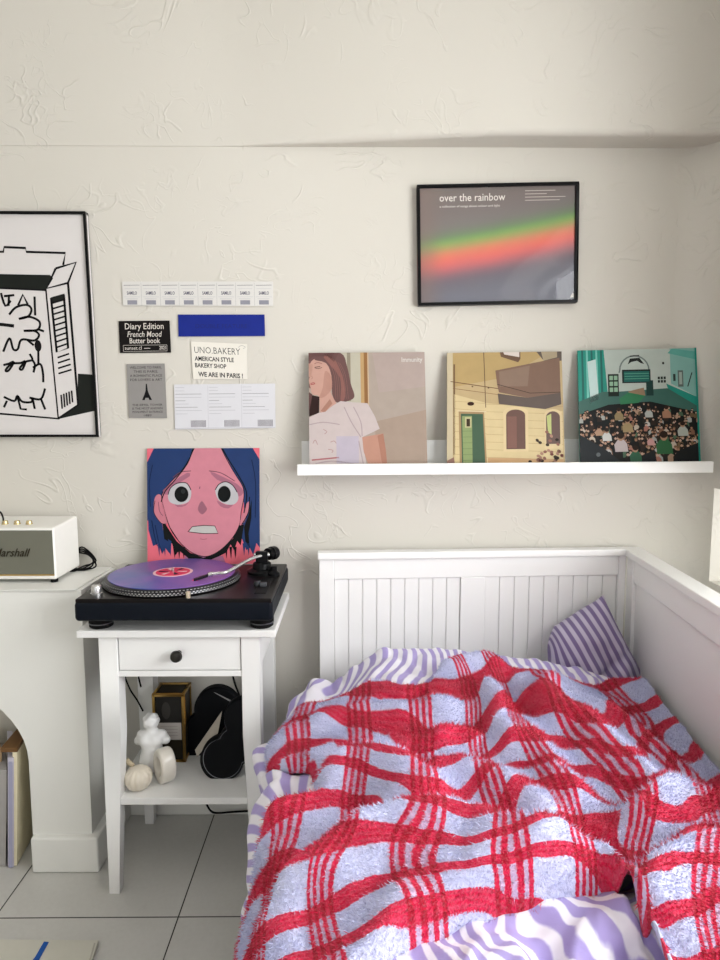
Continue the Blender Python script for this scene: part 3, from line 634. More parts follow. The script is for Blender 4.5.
cover([(308.5, 353), (424.5, 352), (425, 461), (309.5, 462.5)], LY0+.045, WY-.019, m3(178, 164, 152), art_girl, 'record cover of a girl in a pale t-shirt, left one on the ledge', LG_, zfoot=ZL+.0005)
cover([(447, 353), (561.5, 351.5), (565, 460.5), (447, 461.5)], LY0+.045, WY-.019, m3(198, 174, 128), art_house, 'record cover of a yellow stone house with green door, middle one on the ledge', LG_, zfoot=ZL+.002)
cover([(577.5, 350.5), (695.5, 348), (699, 459), (580, 460.5)], LY0+.045, WY-.019, m3(24, 148, 132), art_room, 'record cover of a crowded teal room, right one on the ledge', LG_, zfoot=ZL+.0035)
# ------------------------------------------------------------------ side table
TZ = .688; TY0 = 1.487; TY1 = 1.812
xl = at(76, 634, TY0).x; xr = at(270.5, 634, TY0).x; LX0 = at(98.3, 645, TY0+.012).x; LX1 = at(259.5, 645, TY0+.012).x
tb = thing('side_table', 'white painted side table with one drawer and lower shelf', 'table', ((xl+xr)/2, 1.65, 0))
mb = MB(); mb.box(xl, xr+.012, TY0, TY1, TZ-.019, TZ, WHITE); mb.build('table_top', tb, bevel=.003)
LY = TY0+.012; LYB = TY1-.012; w0 = .045; w1 = .026
for sx, x in ((1, LX0), (-1, LX1)):
    for sy, y in ((1, LY), (-1, LYB)):
        mb = MB(); f_ = lambda w, z: [(x, y, z), (x+sx*w, y, z), (x+sx*w, y+sy*w, z), (x, y+sy*w, z)]
        mb.hexa(f_(w1, .0), f_(w0, .42), WHITE); mb.hexa(f_(w0, .42), f_(w0, TZ-.019), WHITE); mb.build('leg', tb, bevel=.0015)
DZ0, DZ1 = at(150, 671.5, LY).z, at(150, 644, LY).z
mb = MB(); mb.box(LX0+w0+.002, LX1-w0-.002, LY+.004, LY+.022, DZ0+.002, TZ-.021, WHITE)
dr = mb.build('drawer', tb, bevel=.0015); dr['_o'] = tb['_o']
mb = MB(); kp = at(177, 655.5, LY-.015); mb.lathe([(.006, -.022), (.006, -.004), (.012, -.001), (.0145, .006), (.0125, .013), (.006, .016)], M((74, 72, 68), .3, .7), (kp.x, LY-.016, kp.z), 24, 'y')
kn = mb.build('knob', dr, smooth=True);
mb = MB(); mb.box(LX0+w0, LX1-w0, LY+.002, LY+.022, at(150, 677, LY).z, DZ0, WHITE); mb.build('front_rail', tb, bevel=.001)
for x0, x1 in ((LX0+.006, LX0+.022), (LX1-.022, LX1-.006)):
    mb = MB(); mb.box(x0, x1, LY+w0, LYB-w0, TZ-.115, TZ-.019, WHITE); mb.build('side_rail', tb)
mb = MB(); mb.box(LX0+w0, LX1-w0, LYB-.024, LYB-.006, TZ-.115, TZ-.019, WHITE); mb.build('back_rail', tb)
HZ = at(180, 797.5, LY+.006).z
mb = MB(); mb.box(LX0+.008, LX1-.008, LY+.004, LYB-.004, HZ-.018, HZ, WHITE); mb.build('lower_shelf', tb, bevel=.0015)
# ------------------------------------------------------------------ turntable
G = M((30, 30, 32), .28, var=.1); G2 = M((30, 26, 26), .3, .2, var=.1)
TT0, TT1 = 1.448, 1.800; PZ = .776; xa = at(75.5, 600, TT0).x; xb_ = at(272.5, 600, TT0).x
xa -= .006
tt = thing('turntable', 'black direct drive turntable on the white side table', 'turntable', ((xa+xb_)/2, 1.62, TZ))
mb = MB(); mb.box(xa, xb_, TT0, TT1, TZ+.034, PZ-.006, M((12, 20, 32), .5, var=.1)); mb.build('base', tt, bevel=.010, seg=3)
mb = MB(); mb.box(xa+.003, xb_-.003, TT0+.003, TT1-.003, PZ-.012, PZ, G2); mb.build('deck_plate', tt, bevel=.003)
for x, y in ((xa+.034, TT0+.072), (xb_-.036, TT0+.072), (xa+.045, TT1-.05), (xb_-.045, TT1-.05)):
    mb = MB(); mb.lathe([(.024, 0), (.028, .003), (.028, .009), (.025, .011), (.029, .014), (.029, .022), (.022, .026), (.022, .040)], RUBBER, (x, y, TZ), 28)
    mb.lathe([(.0292, .0105), (.0292, .0125)], M((120, 122, 126), .3, .8), (x, y, TZ), 28); mb.build('foot', tt, smooth=True)
PX, PY = at(173.5, 577, 1.632).x, 1.629; PR = .170
mb = MB(); mb.lathe([(PR, 0), (PR+.002, .002), (PR+.001, .009), (PR-.006, .014), (PR-.012, .015), (.01, .015)], M((74, 74, 78), .3, .8, var=.1), (PX, PY, PZ+.001), 96)
DOT = M((206, 206, 206), .3, .6)
for row, (r_, h_) in enumerate(((PR+.0022, .004), (PR+.0018, .0075), (PR-.003, .0118))):
    for i in range(120):
        a = 2*PI*(i+.5*(row % 2))/120; c, s = math.cos(a), math.sin(a); t_ = Vector((-s, c, 0))*.0022; u_ = Vector((0, 0, .0011)); P0 = Vector((PX+r_*c, PY+r_*s, PZ+.001+h_))+Vector((c, s, 0))*.0004
        mb.add([P0-t_-u_, P0+t_-u_, P0+t_+u_, P0-t_+u_], [(0, 1, 2, 3)], DOT)
mb.build('platter', tt, smooth=True)
g = N('violet_vinyl'); v = g.obj(); X, Y, Z = g.xyz(v); rad = g.math('SQRT', g.math('ADD', g.math('POWER', X, 2.0), g.math('POWER', Y, 2.0)))
gv = g.math('SINE', g.math('MULTIPLY', rad, 3200))
nz = g.noise(v, 7, 3, .6); cc = g.mix(g.sm(nz, .35, .65), lin((76, 88, 164)), lin((122, 92, 168)))
cc = g.mix(g.sm(X, -.02, .12), cc, lin((130, 86, 164)))
g.set(Base_Color=cc, Roughness=.3); g.bump(gv, .15, .0004); VIN = g.m
RZ = PZ+.0165
rec = MB(); rr = .158
rec.lathe([(rr, 0), (rr, .0016), (rr-.004, .002), (.053, .002), (.050, .0026)], VIN, (PX, PY, RZ), 96)
PKM = M((222, 60, 98), .5); LBL = M((236, 196, 200), .5)
rec.lathe([(.050, .0024), (.050, .0030)], LBL, (PX, PY, RZ), 48); rec.lathe([(.043, .0031), (.043, .0036)], PKM, (PX, PY, RZ), 48)
for a0 in range(6):
    a = a0*PI/3; c, s = math.cos(a), math.sin(a); n2 = Vector((-s, c, 0))
    P0 = Vector((PX+.012*c, PY+.012*s, RZ+.0042)); P1 = Vector((PX+.036*c, PY+.036*s, RZ+.0042)); rec.add([P0-n2*.002, P1-n2*.006, P1+n2*.006, P0+n2*.002], [(0, 1, 2, 3)], (LBL, M((40, 34, 60), .5))[a0 % 2])
o = rec.build('vinyl_record', loc=(PX, PY, RZ), smooth=True); tag(o, 'violet vinyl record with a pink and white label on the turntable', 'record')
mb = MB(); mb.lathe([(.0036, 0), (.0036, .010), (.002, .012)], SILVER, (PX, PY, RZ+.001), 12); mb.build('spindle', tt, smooth=True)
p = at(96.5, 594, 1.49); kx = p.x
mb = MB(); mb.lathe([(.014, 0), (.014, .004), (.0115, .005), (.0115, .020), (.0105, .022)], SILVER, (kx, 1.49, PZ), 24); mb.build('power_knob', tt, smooth=True)
p = at(189, 597, 1.468); mb = MB(); mb.lathe([(.0055, 0), (.0055, .014), (.004, .015)], M((226, 214, 190), .3, .7), (p.x, 1.4605, PZ), 16); mb.build('target_light', tt, smooth=True)
# tonearm
tx, ty = at(262, 566, 1.70).x, 1.70
mb = MB(); mb.lathe([(.040, 0), (.040, .006), (.034, .010), (.026, .012), (.024, .026), (.018, .030)], M((26, 27, 28), .3, .3), (tx, ty, PZ), 40); mb.build('tonearm_base', tt, smooth=True)
arm = MB(); A0 = Vector((tx+.004, ty, PZ+.047))
mb = MB(); mb.box(tx-.016, tx+.016, ty-.008, ty+.008, PZ+.028, PZ+.058, M((34, 34, 36), .3, .4)); mb.lathe([(.006, -.022), (.006, .022)], SILVER, (tx, ty, PZ+.048), 14, 'x'); mb.build('gimbal', tt, bevel=.003)
E = at(213, 573, 1.585); E = Vector((at(213, 573.5, 1.56).x, 1.56, PZ+.032))
ar = MB(); ar.tube([A0+Vector((.012, .014, .002)), A0, A0+Vector((-.030, -.035, -.003)), Vector((E.x+.035, E.y+.010, PZ+.035)), E+Vector((.012, .0035, 0)), E], .0042, M((206, 206, 204), .25, .7), 12, 8)
ao = ar.build('tonearm', tt, smooth=True); ao['_o'] = tt['_o']
cw = MB(); d = Vector((.62, .78, .0)).normalized(); q = A0+Vector((.010, .012, 0))
def cyl(mb, p0, p1, r, m, n=24):
    d = (p1-p0).normalized(); a = d.cross(Vector((0, 0, 1))).normalized(); b = a.cross(d); vs = []
    for p_ in (p0, p1):
        for i in range(n): vs.append(p_+a*(r*math.cos(2*PI*i/n))+b*(r*math.sin(2*PI*i/n)))
    mb.add(vs, [(i, (i+1) % n, n+(i+1) % n, n+i) for i in range(n)]+[tuple(range(n))[::-1], tuple(n+i for i in range(n))], m)
cyl(cw, q, q+d*.012, .0165, BLACK); cyl(cw, q+d*.013, q+d*.026, .0185, M((60, 60, 62), .25, .7)); cyl(cw, q+d*.026, q+d*.031, .0165, BLACK); cw.build('counterweight', ao, smooth=True)
hs = MB(); e2 = E+Vector((-.045, -.014, -.011)); cyl(hs, E, E+(e2-E)*.25, .0062, SILVER, 16)
dd = (e2-E); nn = Vector((-dd.y, dd.x, 0)).normalized()*.008
a_, b_ = E+dd*.25, e2
hs.hexa([a_-nn*.6+Vector((0, 0, -.004)), b_-nn+Vector((0, 0, -.004)), b_+nn+Vector((0, 0, -.004)), a_+nn*.6+Vector((0, 0, -.004))], [a_-nn*.6+Vector((0, 0, .003)), b_-nn+Vector((0, 0, .001)), b_+nn+Vector((0, 0, .001)), a_+nn*.6+Vector((0, 0, .003))], M((28, 26, 40), .35))
hs.build('headshell', ao, bevel=.001)
mb = MB(); c_ = e2+Vector((.004, .001, -.006)); mb.box(c_.x-.008, c_.x+.007, c_.y-.006, c_.y+.006, RZ+.0028, c_.z+.002, M((226, 70, 120), .4)); mb.build('cartridge', ao, bevel=.001)
mb = MB(); mb.box(xb_-.050, xb_-.022, TT0+.045, TT0+.185, PZ-.001, PZ+.0015, M((22, 22, 24), .5)); mb.box(xb_-.044, xb_-.028, TT0+.10, TT0+.115, PZ+.0015, PZ+.010, M((90, 92, 96), .3, .5)); mb.build('pitch_slider', tt, bevel=.001)
mb = MB(); mb.lathe([(.010, 0), (.010, .006), (.007, .012)], M((70, 72, 76), .3, .6), (at(262, 584, 1.56).x-.012, 1.565, PZ), 20); mb.build('speed_dial', tt, smooth=True)
mb = MB(); mb.lathe([(.016, 0), (.016, .006), (.009, .012), (.009, .022)], M((24, 24, 26), .3), (tx+.035, ty-.028, PZ), 24); mb.build('armrest', tt, smooth=True)
mb = MB(); mb.box(xa+.004, xa+.03, TT0-.001, TT0+.001, TZ+.04, TZ+.044, M((120, 110, 100), .4, .5)); 
# record cover with anxious face behind the turntable
def art_face(f):
    PK = M((222, 104, 120), .45, var=.06); f.rect(0, 0, 1, 1, PK, 1)
    SK = m3(222, 140, 156); HB = m3(24, 56, 112); HB2 = m3(28, 46, 88); K_ = m3(20, 26, 26)
    for q in ([(0, .12), (.06, 0), (.40, 0), (.38, .12), (.2, .38), (.12, .5), (.12, .6), (0, .62)],): f.poly(q, HB, 2)
    f.poly([(.04, .12), (.12, .0), (.42, 0), (.36, .14), (.24, .28), (.16, .38), (.12, .55), (.14, .7), (.19, .80), (.21, .92), (.16, .86), (.13, .91), (.10, .82), (.05, .84), (.01, .7), (0, .3)], HB, 3)
    f.poly([(.66, 0), (.94, 0), (1, .1), (1, .86), (.97, .82), (.94, .92), (.91, .86), (.88, .88), (.84, .78), (.86, .5), (.85, .35), (.76, .18)], HB, 3)
    f.poly([(.13, .6), (.18, .68), (.26, .80), (.38, .9), (.5, .945), (.62, .9), (.76, .78), (.82, .66), (.86, .66), (.83, .84), (.80, .80), (.77, .88), (.74, .83), (.70, .9), (.64, .93), (.5, .985), (.38, .96), (.28, .88), (.25, .92), (.22, .82), (.15, .78)], K_, 4)
    f.poly([(.33, .93), (.67, .93), (.70, 1), (.33, 1)], m3(176, 112, 150), 3)
    f.poly([(.42, 0), (.66, 0), (.71, .10), (.78, .22), (.85, .33), (.86, .42), (.835, .55), (.82, .66), (.76, .77), (.66, .87), (.56, .925), (.48, .93), (.38, .89), (.28, .80), (.2, .68), (.15, .52), (.13, .40), (.2, .30), (.30, .20), (.37, .10)], SK, 5)
    O_ = m3(96, 56, 84); 
    f.line([(.42, 0), (.37, .10), (.30, .20), (.2, .30), (.13, .40), (.15, .52), (.2, .68), (.28, .80), (.38, .89), (.48, .93), (.56, .925), (.66, .87), (.76, .77), (.82, .66), (.835, .55), (.86, .42), (.85, .33), (.78, .22), (.71, .10), (.66, 0)], .0022, m3(32, 26, 40), 6, 3)
    f.poly([(.07, .42), (.12, .40), (.15, .5), (.18, .64), (.12, .64), (.06, .55)], m3(214, 130, 146), 6, 3); f.line([(.07, .45), (.06, .55), (.12, .64), (.17, .65)], .0018, m3(32, 26, 40), 7); f.line([(.10, .46), (.11, .54), (.14, .58)], .0015, O_, 7)
    f.poly([(.82, .66), (.86, .52), (.905, .46), (.90, .55), (.86, .64)], m3(214, 130, 146), 6, 3); f.line([(.91, .42), (.90, .55), (.84, .66)], .0026, K_, 7)
    SHD = m3(178, 112, 134)
    f.poly([(.14, .36), (.24, .28), (.36, .21), (.38, .24), (.28, .30), (.17, .40)], SHD, 6, 2); f.poly([(.56, .20), (.68, .25), (.80, .31), (.86, .38), (.80, .42), (.76, .34), (.62, .27)], SHD, 6, 2)
    f.poly([(.24, .47), (.32, .49), (.37, .46), (.34, .495), (.27, .505)], SHD, 6, 2); f.poly([(.62, .45), (.70, .49), (.77, .48), (.72, .52), (.65, .50)], SHD, 6, 2)
    f.poly([(.185, .40), (.21, .34), (.27, .30), (.35, .30), (.39, .36), (.385, .43), (.35, .47), (.27, .485), (.20, .46)], m3(204, 204, 206), 7, 3); f.poly([(.605, .36), (.64, .31), (.70, .29), (.76, .32), (.80, .38), (.81, .44), (.77, .485), (.69, .48), (.63, .44)], m3(204, 204, 206), 7, 3)
    for q in ([(.185, .40), (.21, .34), (.27, .30), (.35, .30), (.39, .36)], [(.605, .36), (.64, .31), (.70, .29), (.76, .32), (.80, .38)]): f.line(q, .0024, m3(50, 38, 56), 8)
    f.ell(.305, .395, .062, .068, K_, 8); f.ell(.685, .395, .058, .07, K_, 8); f.ell(.32, .37, .02, .022, m3(56, 62, 62), 9, 12)
    f.line([(.23, .25), (.30, .205), (.39, .195)], .0022, m3(110, 60, 80), 7); f.line([(.55, .195), (.66, .215), (.78, .285)], .0022, m3(110, 60, 80), 7)
    f.poly([(.455, .5), (.485, .455), (.52, .50), (.53, .53), (.49, .57), (.455, .54)], m3(164, 104, 122), 7, 3)
    f.poly([(.37, .72), (.40, .675), (.50, .665), (.60, .67), (.625, .73), (.50, .735)], m3(206, 206, 200), 7); f.line([(.36, .72), (.40, .675), (.50, .665), (.60, .67), (.63, .735), (.5, .735), (.37, .72)], .0020, m3(64, 30, 44), 8, 0)
    f.line([(.47, .78), (.50, .785), (.53, .78)], .0016, m3(170, 90, 110), 7); f.line([(.28, .80), (.2, .68)], .002, K_, 7)
    f.line([(.47, .33), (.465, .35)], .002, O_, 7, 0)
_af = art_face
def art_face2(f):
    _af(f); K_ = m3(16, 20, 24)
    f.line([(.41, 0), (.36, .13), (.25, .27), (.16, .37), (.125, .46)], .0030, K_, 9, 4); f.line([(.67, 0), (.72, .09), (.79, .2), (.865, .33), (.885, .42), (.86, .56)], .0030, K_, 9, 4)
    f.poly([(.86, .68), (.90, .58), (.93, .44), (.925, .6), (.90, .74), (.91, .86), (.87, .8)], K_, 9)
    for q in ([(.05, .14), (.02, .3), (.03, .5)], [(.93, .1), (.965, .3), (.96, .6)], [(.07, .66), (.10, .80), (.13, .9)], [(.04, .62), (.07, .78), (.09, .84)]): f.line(q, .0016, m3(14, 34, 74), 9, 3)
    for x in (.24, .28, .32, .70, .74, .78): f.poly([(x-.012, .85), (x+.014, .85), (x+.004, .955)], K_, 9)
    for x in (.86, .90, .94): f.poly([(x-.014, .82), (x+.014, .82), (x, .93)], m3(24, 56, 112), 9)
    for x in (.10, .15, .20): f.poly([(x-.016, .78), (x+.014, .80), (x+.008, .93)], m3(24, 56, 112), 9)
art_face = art_face2
o = cover([(147, 448.5), (259.5, 448), (260, 565), (147.5, 565)], TT1-.012, WY-.008, m3(214, 204, 204), art_face, 'pink record cover with an anxious blue-haired face behind the turntable', zfoot=PZ+.0005, thick=.0035)
# ------------------------------------------------------------------ things on the lower shelf of the table
IV = M((228, 222, 210), .35, var=.03, coat=.3)
# brass-edged box
by0, by1 = 1.665, 1.745; bx0 = at(152.5, 720, by0).x; bx1 = at(184.5, 720, by0).x; bz1 = at(168, 694.5, by0).z; b0 = HZ+.001
bxn = thing('brass_edged_box', 'small brass-edged box with a dark front at the back of the shelf', 'box', ((bx0+bx1)/2, (by0+by1)/2, HZ))
mb = MB(); mb.box(bx0+.003, bx1-.003, by0+.003, by1-.003, b0, bz1-.003, M((58, 52, 40), .3, .2)); 
fc = Face(mb, (bx0+.010, by0+.0025, bz1-.012), (1, 0, 0), (0, 0, -1), bx1-bx0-.020, bz1-b0-.02)
fc.rect(0, 0, 1, .40, M((46, 44, 42), .4), 1); fc.ell(.4, .2, .18, .14, M((74, 72, 68), .4), 2); fc.rect(0, .40, 1, .68, M((176, 170, 164), .5), 1)
for i in range(4): fc.line([(.15, .46+.05*i), (.85, .46+.05*i)], .0008, M((120, 112, 108), .5), 2, 0)
mb.build('box_body', bxn, bevel=.001)
mb = MB(); e_ = .007
for x in (bx0, bx1-e_):
    for y in (by0, by1-e_): mb.box(x, x+e_, y, y+e_, b0, bz1, GOLD)
for z in (b0, bz1-e_):
    for y in (by0, by1-e_): mb.box(bx0, bx1, y, y+e_, z, z+e_, GOLD)
    for x in (bx0, bx1-e_): mb.box(x, x+e_, by0, by1, z, z+e_, GOLD)
mb.build('brass_edging', bxn, bevel=.001)
# torso candle
def metaball_mesh(name, balls, m, loc, res=.005, label=None, cat=None, parent=None):
    md = bpy.data.metaballs.new('mb'); md.resolution = res; md.render_resolution = res; md.threshold = .35
    ob = bpy.data.objects.new('mb', md); COL.objects.link(ob)
    for (x, y, z, r, *s) in balls:
        e = md.elements.new(type='ELLIPSOID' if s else 'BALL'); e.co = (x, y, z); e.radius = r*1.35
        if s: e.size_x, e.size_y, e.size_z = s[0], s[1], s[2]; e.radius = r*1.35
    dg = bpy.context.evaluated_depsgraph_get(); dg.update()
    me = bpy.data.meshes.new_from_object(ob.evaluated_get(dg)); me.name = name
    bpy.data.objects.remove(ob); bpy.data.metaballs.remove(md)
    me.materials.clear(); me.materials.append(m)
    for p in me.polygons: p.use_smooth = True
    zmin = min(v.co.z for v in me.vertices)
    for v in me.vertices: v.co.z -= zmin
    o = bpy.data.objects.new(name, me); COL.objects.link(o); o.location = loc; return o
c = at(152, 750, 1.625); zb0 = HZ
hgt_ = at(152, 720, 1.625).z-HZ; s = hgt_/.125
balls = [(0, 0, .012, .022), (0, 0, .026, .021), (-.008, -.006, .006, .016), (.008, -.006, .006, .016), (0, 0, .042, .017), (0, 0, .056, .020),
         (-.010, -.008, .066, .013), (.010, -.008, .066, .013), (-.019, .002, .072, .011), (.020, .002, .072, .011), (-.027, .003, .058, .009), (.028, .003, .060, .009), (0, .002, .080, .013),
         (0, 0, .092, .008), (0, 0, .106, .014)]
rr = random.Random(5)
for i in range(16):
    a = i*2.4; zz = 1-2*(i+.5)/16; balls.append((.0115*math.cos(a)*math.sqrt(1-zz*zz), .0115*math.sin(a)*math.sqrt(1-zz*zz), .108+.012*zz, .0058))
balls = [(x*1.15, y*1.15, z, r*1.3) for x, y, z, r in balls]
o = metaball_mesh('torso_candle', [(x*s, y*s, z*s, r*s) for x, y, z, r in balls], M((240, 240, 238), .35, var=.01), (c.x, 1.625, HZ+.0005), .0035)
tag(o, 'white sculpted female torso candle, tallest of the ornaments on the lower shelf', 'candle')
# ribbed round candle
c = at(138.5, 780, 1.545)
mb = MB(); prof = [(.001, .0), (.016, .001), (.026, .008), (.032, .020), (.034, .031), (.031, .044), (.022, .053), (.010, .057), (.001, .056)]
n = 84; vs = []
for r_, h_ in prof:
    for i in range(n):
        a = 2*PI*i/n; k_ = 1+.045*math.cos(14*a); vs.append((c.x+r_*k_*math.cos(a), 1.545+r_*k_*math.sin(a), HZ+h_*.98+.0005))
mb.add(vs, [(j*n+i, j*n+(i+1) % n, (j+1)*n+(i+1) % n, (j+1)*n+i) for j in range(len(prof)-1) for i in range(n)], M((232, 222, 204), .4, var=.03))
sh = thing('ribbed_candle', 'cream ribbed round candle at the front left of the lower shelf', 'candle', (c.x, 1.545, HZ)); mb.build('wax_body', sh, smooth=True, ang=60)
mb = MB(); mb.tube([(c.x-.018, 1.56, HZ+.052), (c.x-.030, 1.565, HZ+.058), (c.x-.036, 1.565, HZ+.066)], .006, M((206, 190, 160), .5)); mb.build('stem', sh, smooth=True)
# ring vase
c = at(165, 771, 1.575); n, m_ = 48, 20; th_ = math.radians(52); vs = []
for i in range(n):
    a = 2*PI*i/n
    for j in range(m_):
        b_ = 2*PI*j/m_; cr_ = math.copysign(abs(math.cos(b_))**.55, math.cos(b_)); sr_ = math.copysign(abs(math.sin(b_))**.55, math.sin(b_))
        r_ = .0275+.0095*cr_; yy = .019*sr_; x_ = r_*math.cos(a); z_ = r_*1.22*math.sin(a)
        vs.append((c.x+x_*math.cos(th_)+yy*math.sin(th_), 1.575-x_*math.sin(th_)+yy*math.cos(th_), z_))
mb = MB(); mb.add(vs, [(i*m_+j, i*m_+(j+1) % m_, ((i+1) % n)*m_+(j+1) % m_, ((i+1) % n)*m_+j) for i in range(n) for j in range(m_)], IV)
zm = min(v[2] for v in mb.v); mb.v = [(x, y, z-zm+HZ+.0005) for x, y, z in mb.v]
tag(mb.build('ring_vase', loc=(c.x, 1.575, HZ), smooth=True, ang=60), 'cream hollow ring-shaped vase right of the ribbed candle on the shelf', 'vase')
# black cloud-shaped cases
def cloud(circles, y, n=140):
    cx_ = sum(c[0] for c in circles)/len(circles); cz_ = sum(c[1] for c in circles)/len(circles); out = []
    for i in range(n):
        a = 2*PI*i/n; dx, dz = math.cos(a), math.sin(a); best = 0
        for x, z, r in circles:
            ox, oz = cx_-x, cz_-z; b = ox*dx+oz*dz; q = b*b-(ox*ox+oz*oz-r*r)
            if q >= 0: best = max(best, -b+math.sqrt(q))
        out.append((cx_+dx*best, cz_+dz*best))
    return out, (cx_, cz_)
def cloud_case(circles, y0, y1, lean, label, trim):
    out, (cx_, cz_) = cloud(circles, y0); zmin = min(p[1] for p in out)
    t = thing('cloud_shaped_case', label, 'case', (cx_, (y0+y1)/2, HZ), 'black cloud-shaped cases on the lower shelf')
    Pp = lambda x, z, y, k=1: Vector((cx_+(x-cx_)*k, y+(z-zmin)*lean, max(cz_+(z-cz_)*k, HZ+.0005)))
    mb = MB(); n = len(out); rings = [(y1, .97), (y1-.004, 1), (y0+.004, 1), (y0, .975)]
    vs = [Pp(x, z, y, k) for y, k in rings for x, z in out]
    mb.add(vs, [(j*n+i, j*n+(i+1) % n, (j+1)*n+(i+1) % n, (j+1)*n+i) for j in range(3) for i in range(n)]+[tuple(range(n)), tuple(3*n+i for i in range(n))[::-1]], M((4, 7, 14), .6, var=.1)); mb.build('case', t, smooth=True)
    if trim:
        mb = MB(); pts = [Pp(x, z, y0-.0006, .90) for x, z in out]; pts2 = [Pp(x, z, y0-.0006, .885) for x, z in out]
        mb.add(pts+pts2, [(i, (i+1) % n, n+(i+1) % n, n+i) for i in range(n)], M((150, 152, 158), .35, .4)); mb.build('piping', t)
    return t
def C3(px, py, r, Y): p = at(px, py, Y); return (p.x, p.z, r*Y*1.05/640)
ya = 1.70
cloud_case([C3(216, 712, 23, ya), C3(193, 744, 18.5, ya), C3(226, 735, 24, ya), C3(208, 752, 17, ya), C3(204, 733, 20, ya)], ya, ya+.03, .06, 'black cloud-shaped case standing behind the silver-piped one', False)
yb_ = 1.585
cloud_case([C3(241, 722, 19, yb_), C3(221, 762, 22, yb_), C3(236, 748, 20, yb_)], yb_, yb_+.03, .12, 'black cloud-shaped case with silver piping, in front on the lower shelf', True)
mb = MB(); P_ = [at(212, 692, 1.66), at(234, 703, 1.66), at(222, 735, 1.64), at(198, 765, 1.64), at(193, 748, 1.64), at(222, 712, 1.65)]
P_ = [at(222, 711, 1.662), at(218, 733, 1.652), at(197, 757, 1.645), at(195, 750, 1.645)]
mb.add(P_+[p+Vector((0, .002, 0)) for p in P_], [(0, 1, 2, 3), (7, 6, 5, 4), (0, 4, 5, 1), (1, 5, 6, 2), (2, 6, 7, 3), (3, 7, 4, 0)], M((198, 190, 176), .7))
q_ = [at(214, 692.5, 1.665), at(234, 702, 1.665), at(234, 704, 1.665)]
mb.add(q_+[p+Vector((0, .002, 0)) for p in q_], [(0, 1, 2), (5, 4, 3), (0, 3, 4, 1), (1, 4, 5, 2), (2, 5, 3, 0)], M((150, 150, 150), .7))
tag(mb.build('folded_paper'), 'folded cream paper showing between the two black cloud-shaped cases', 'paper')
# cables
mb = MB(); zt_ = TZ-.02
mb.tube([at(124, 672, 1.72), at(126, 680, 1.72), at(131, 691, 1.73), at(137, 700, 1.74), at(143, 711, 1.75)], .0022, RUBBER); mb.tube([at(138, 672, 1.74), at(139, 679, 1.74), at(141, 687, 1.74)], .0025, RUBBER)
tag(mb.build('power_cable', smooth=True), 'thin black cable dangling below the drawer above the torso candle', 'cable')
mb = MB(); mb.tube([at(232, 672, 1.74), at(235, 684, 1.74), at(240, 698, 1.75), at(243, 715, 1.76)], .003, RUBBER)
tag(mb.build('power_cable', smooth=True), 'black cable hanging beside the right legs behind the cloud-shaped cases', 'cable')
mb = MB(); mb.tube([at(204, 797, 1.78), at(207, 805, 1.78), at(211, 811, 1.79), at(217, 813, 1.79), at(232, 812, 1.80), at(250, 811, 1.80), at(270, 811, 1.80)], .003, RUBBER)
tag(mb.build('power_cable', smooth=True), 'black cable trailing along the baseboard under the side table', 'cable')
# cream book on the floor
mb = MB(); Zt = .010
q = [atz(-30, 962, Zt), atz(86, 978, Zt), atz(98.5, 940, Zt), atz(-30, 939, Zt)]
q[0] = atz(-30, 985, Zt); mb.hexa([Vector((p.x, p.y, .0005)) for p in q], q, M((206, 204, 192), .6, var=.03))
bt = thing('floor_book', 'thin cream book with a blue brushstroke lying on the tiles', 'book', (q[0].x, q[0].y, 0)); mb.build('cover', bt, bevel=.001)
mb = MB(); P_ = [atz(x, y, Zt+.0006) for x, y in ((44, 941.5), (49, 942), (38, 962), (28, 972), (26, 968), (35, 957))]; mb.add(P_, [tuple(range(6))], M((20, 84, 168), .5)); mb.build('blue_brushstroke', bt)
mb = MB(); P_ = [atz(x, y, Zt+.0006) for x, y in ((94, 943), (95.5, 943), (87, 975), (85, 975))]; mb.add(P_, [(0, 1, 2, 3)], M((176, 172, 160), .6)); mb.build('spine_crease', bt)
# ------------------------------------------------------------------ daybed
bed = thing('daybed', 'white wooden daybed with grooved panels under the plaid blanket', 'bed', (.33, .8, 0))
BZ = .820; HB0 = Vector((at(319, 553, 1.745).x, 1.745, 0)); HB1 = Vector((.775, 1.79, 0))
hd = (HB1-HB0).normalized(); hn = Vector((-hd.y, hd.x, 0)); HL = (HB1-HB0).length
def hb(u0, u1, d0, d1, z0, z1, m=WHITE):   # box in headboard frame: u along, d behind front face
    mb = MB(); f_ = lambda z: [HB0+hd*u0+hn*d0+Vector((0, 0, z)), HB0+hd*u1+hn*d0+Vector((0, 0, z)), HB0+hd*u1+hn*d1+Vector((0, 0, z)), HB0+hd*u0+hn*d1+Vector((0, 0, z))]
    mb.hexa(f_(z0), f_(z1), m); return mb
hb(-.004, HL+.01, -.008, .030, BZ-.020, BZ).build('headboard_cap', bed, bevel=.003)
hb(.0, .042, 0, .026, 0, BZ-.020).build('post', bed, bevel=.002)
hb(HL-.020, HL+.0, .0, .026, 0, BZ-.020).build('post', bed, bevel=.002)
hb(.042, HL-.02, .004, .024, BZ-.078, BZ-.020).build('top_rail', bed, bevel=.002)
hb(.40, .47, .004, .024, .30, BZ-.078).build('stile', bed, bevel=.002)
hb(.042, HL-.02, .004, .024, .26, .36).build('bottom_rail', bed, bevel=.002)
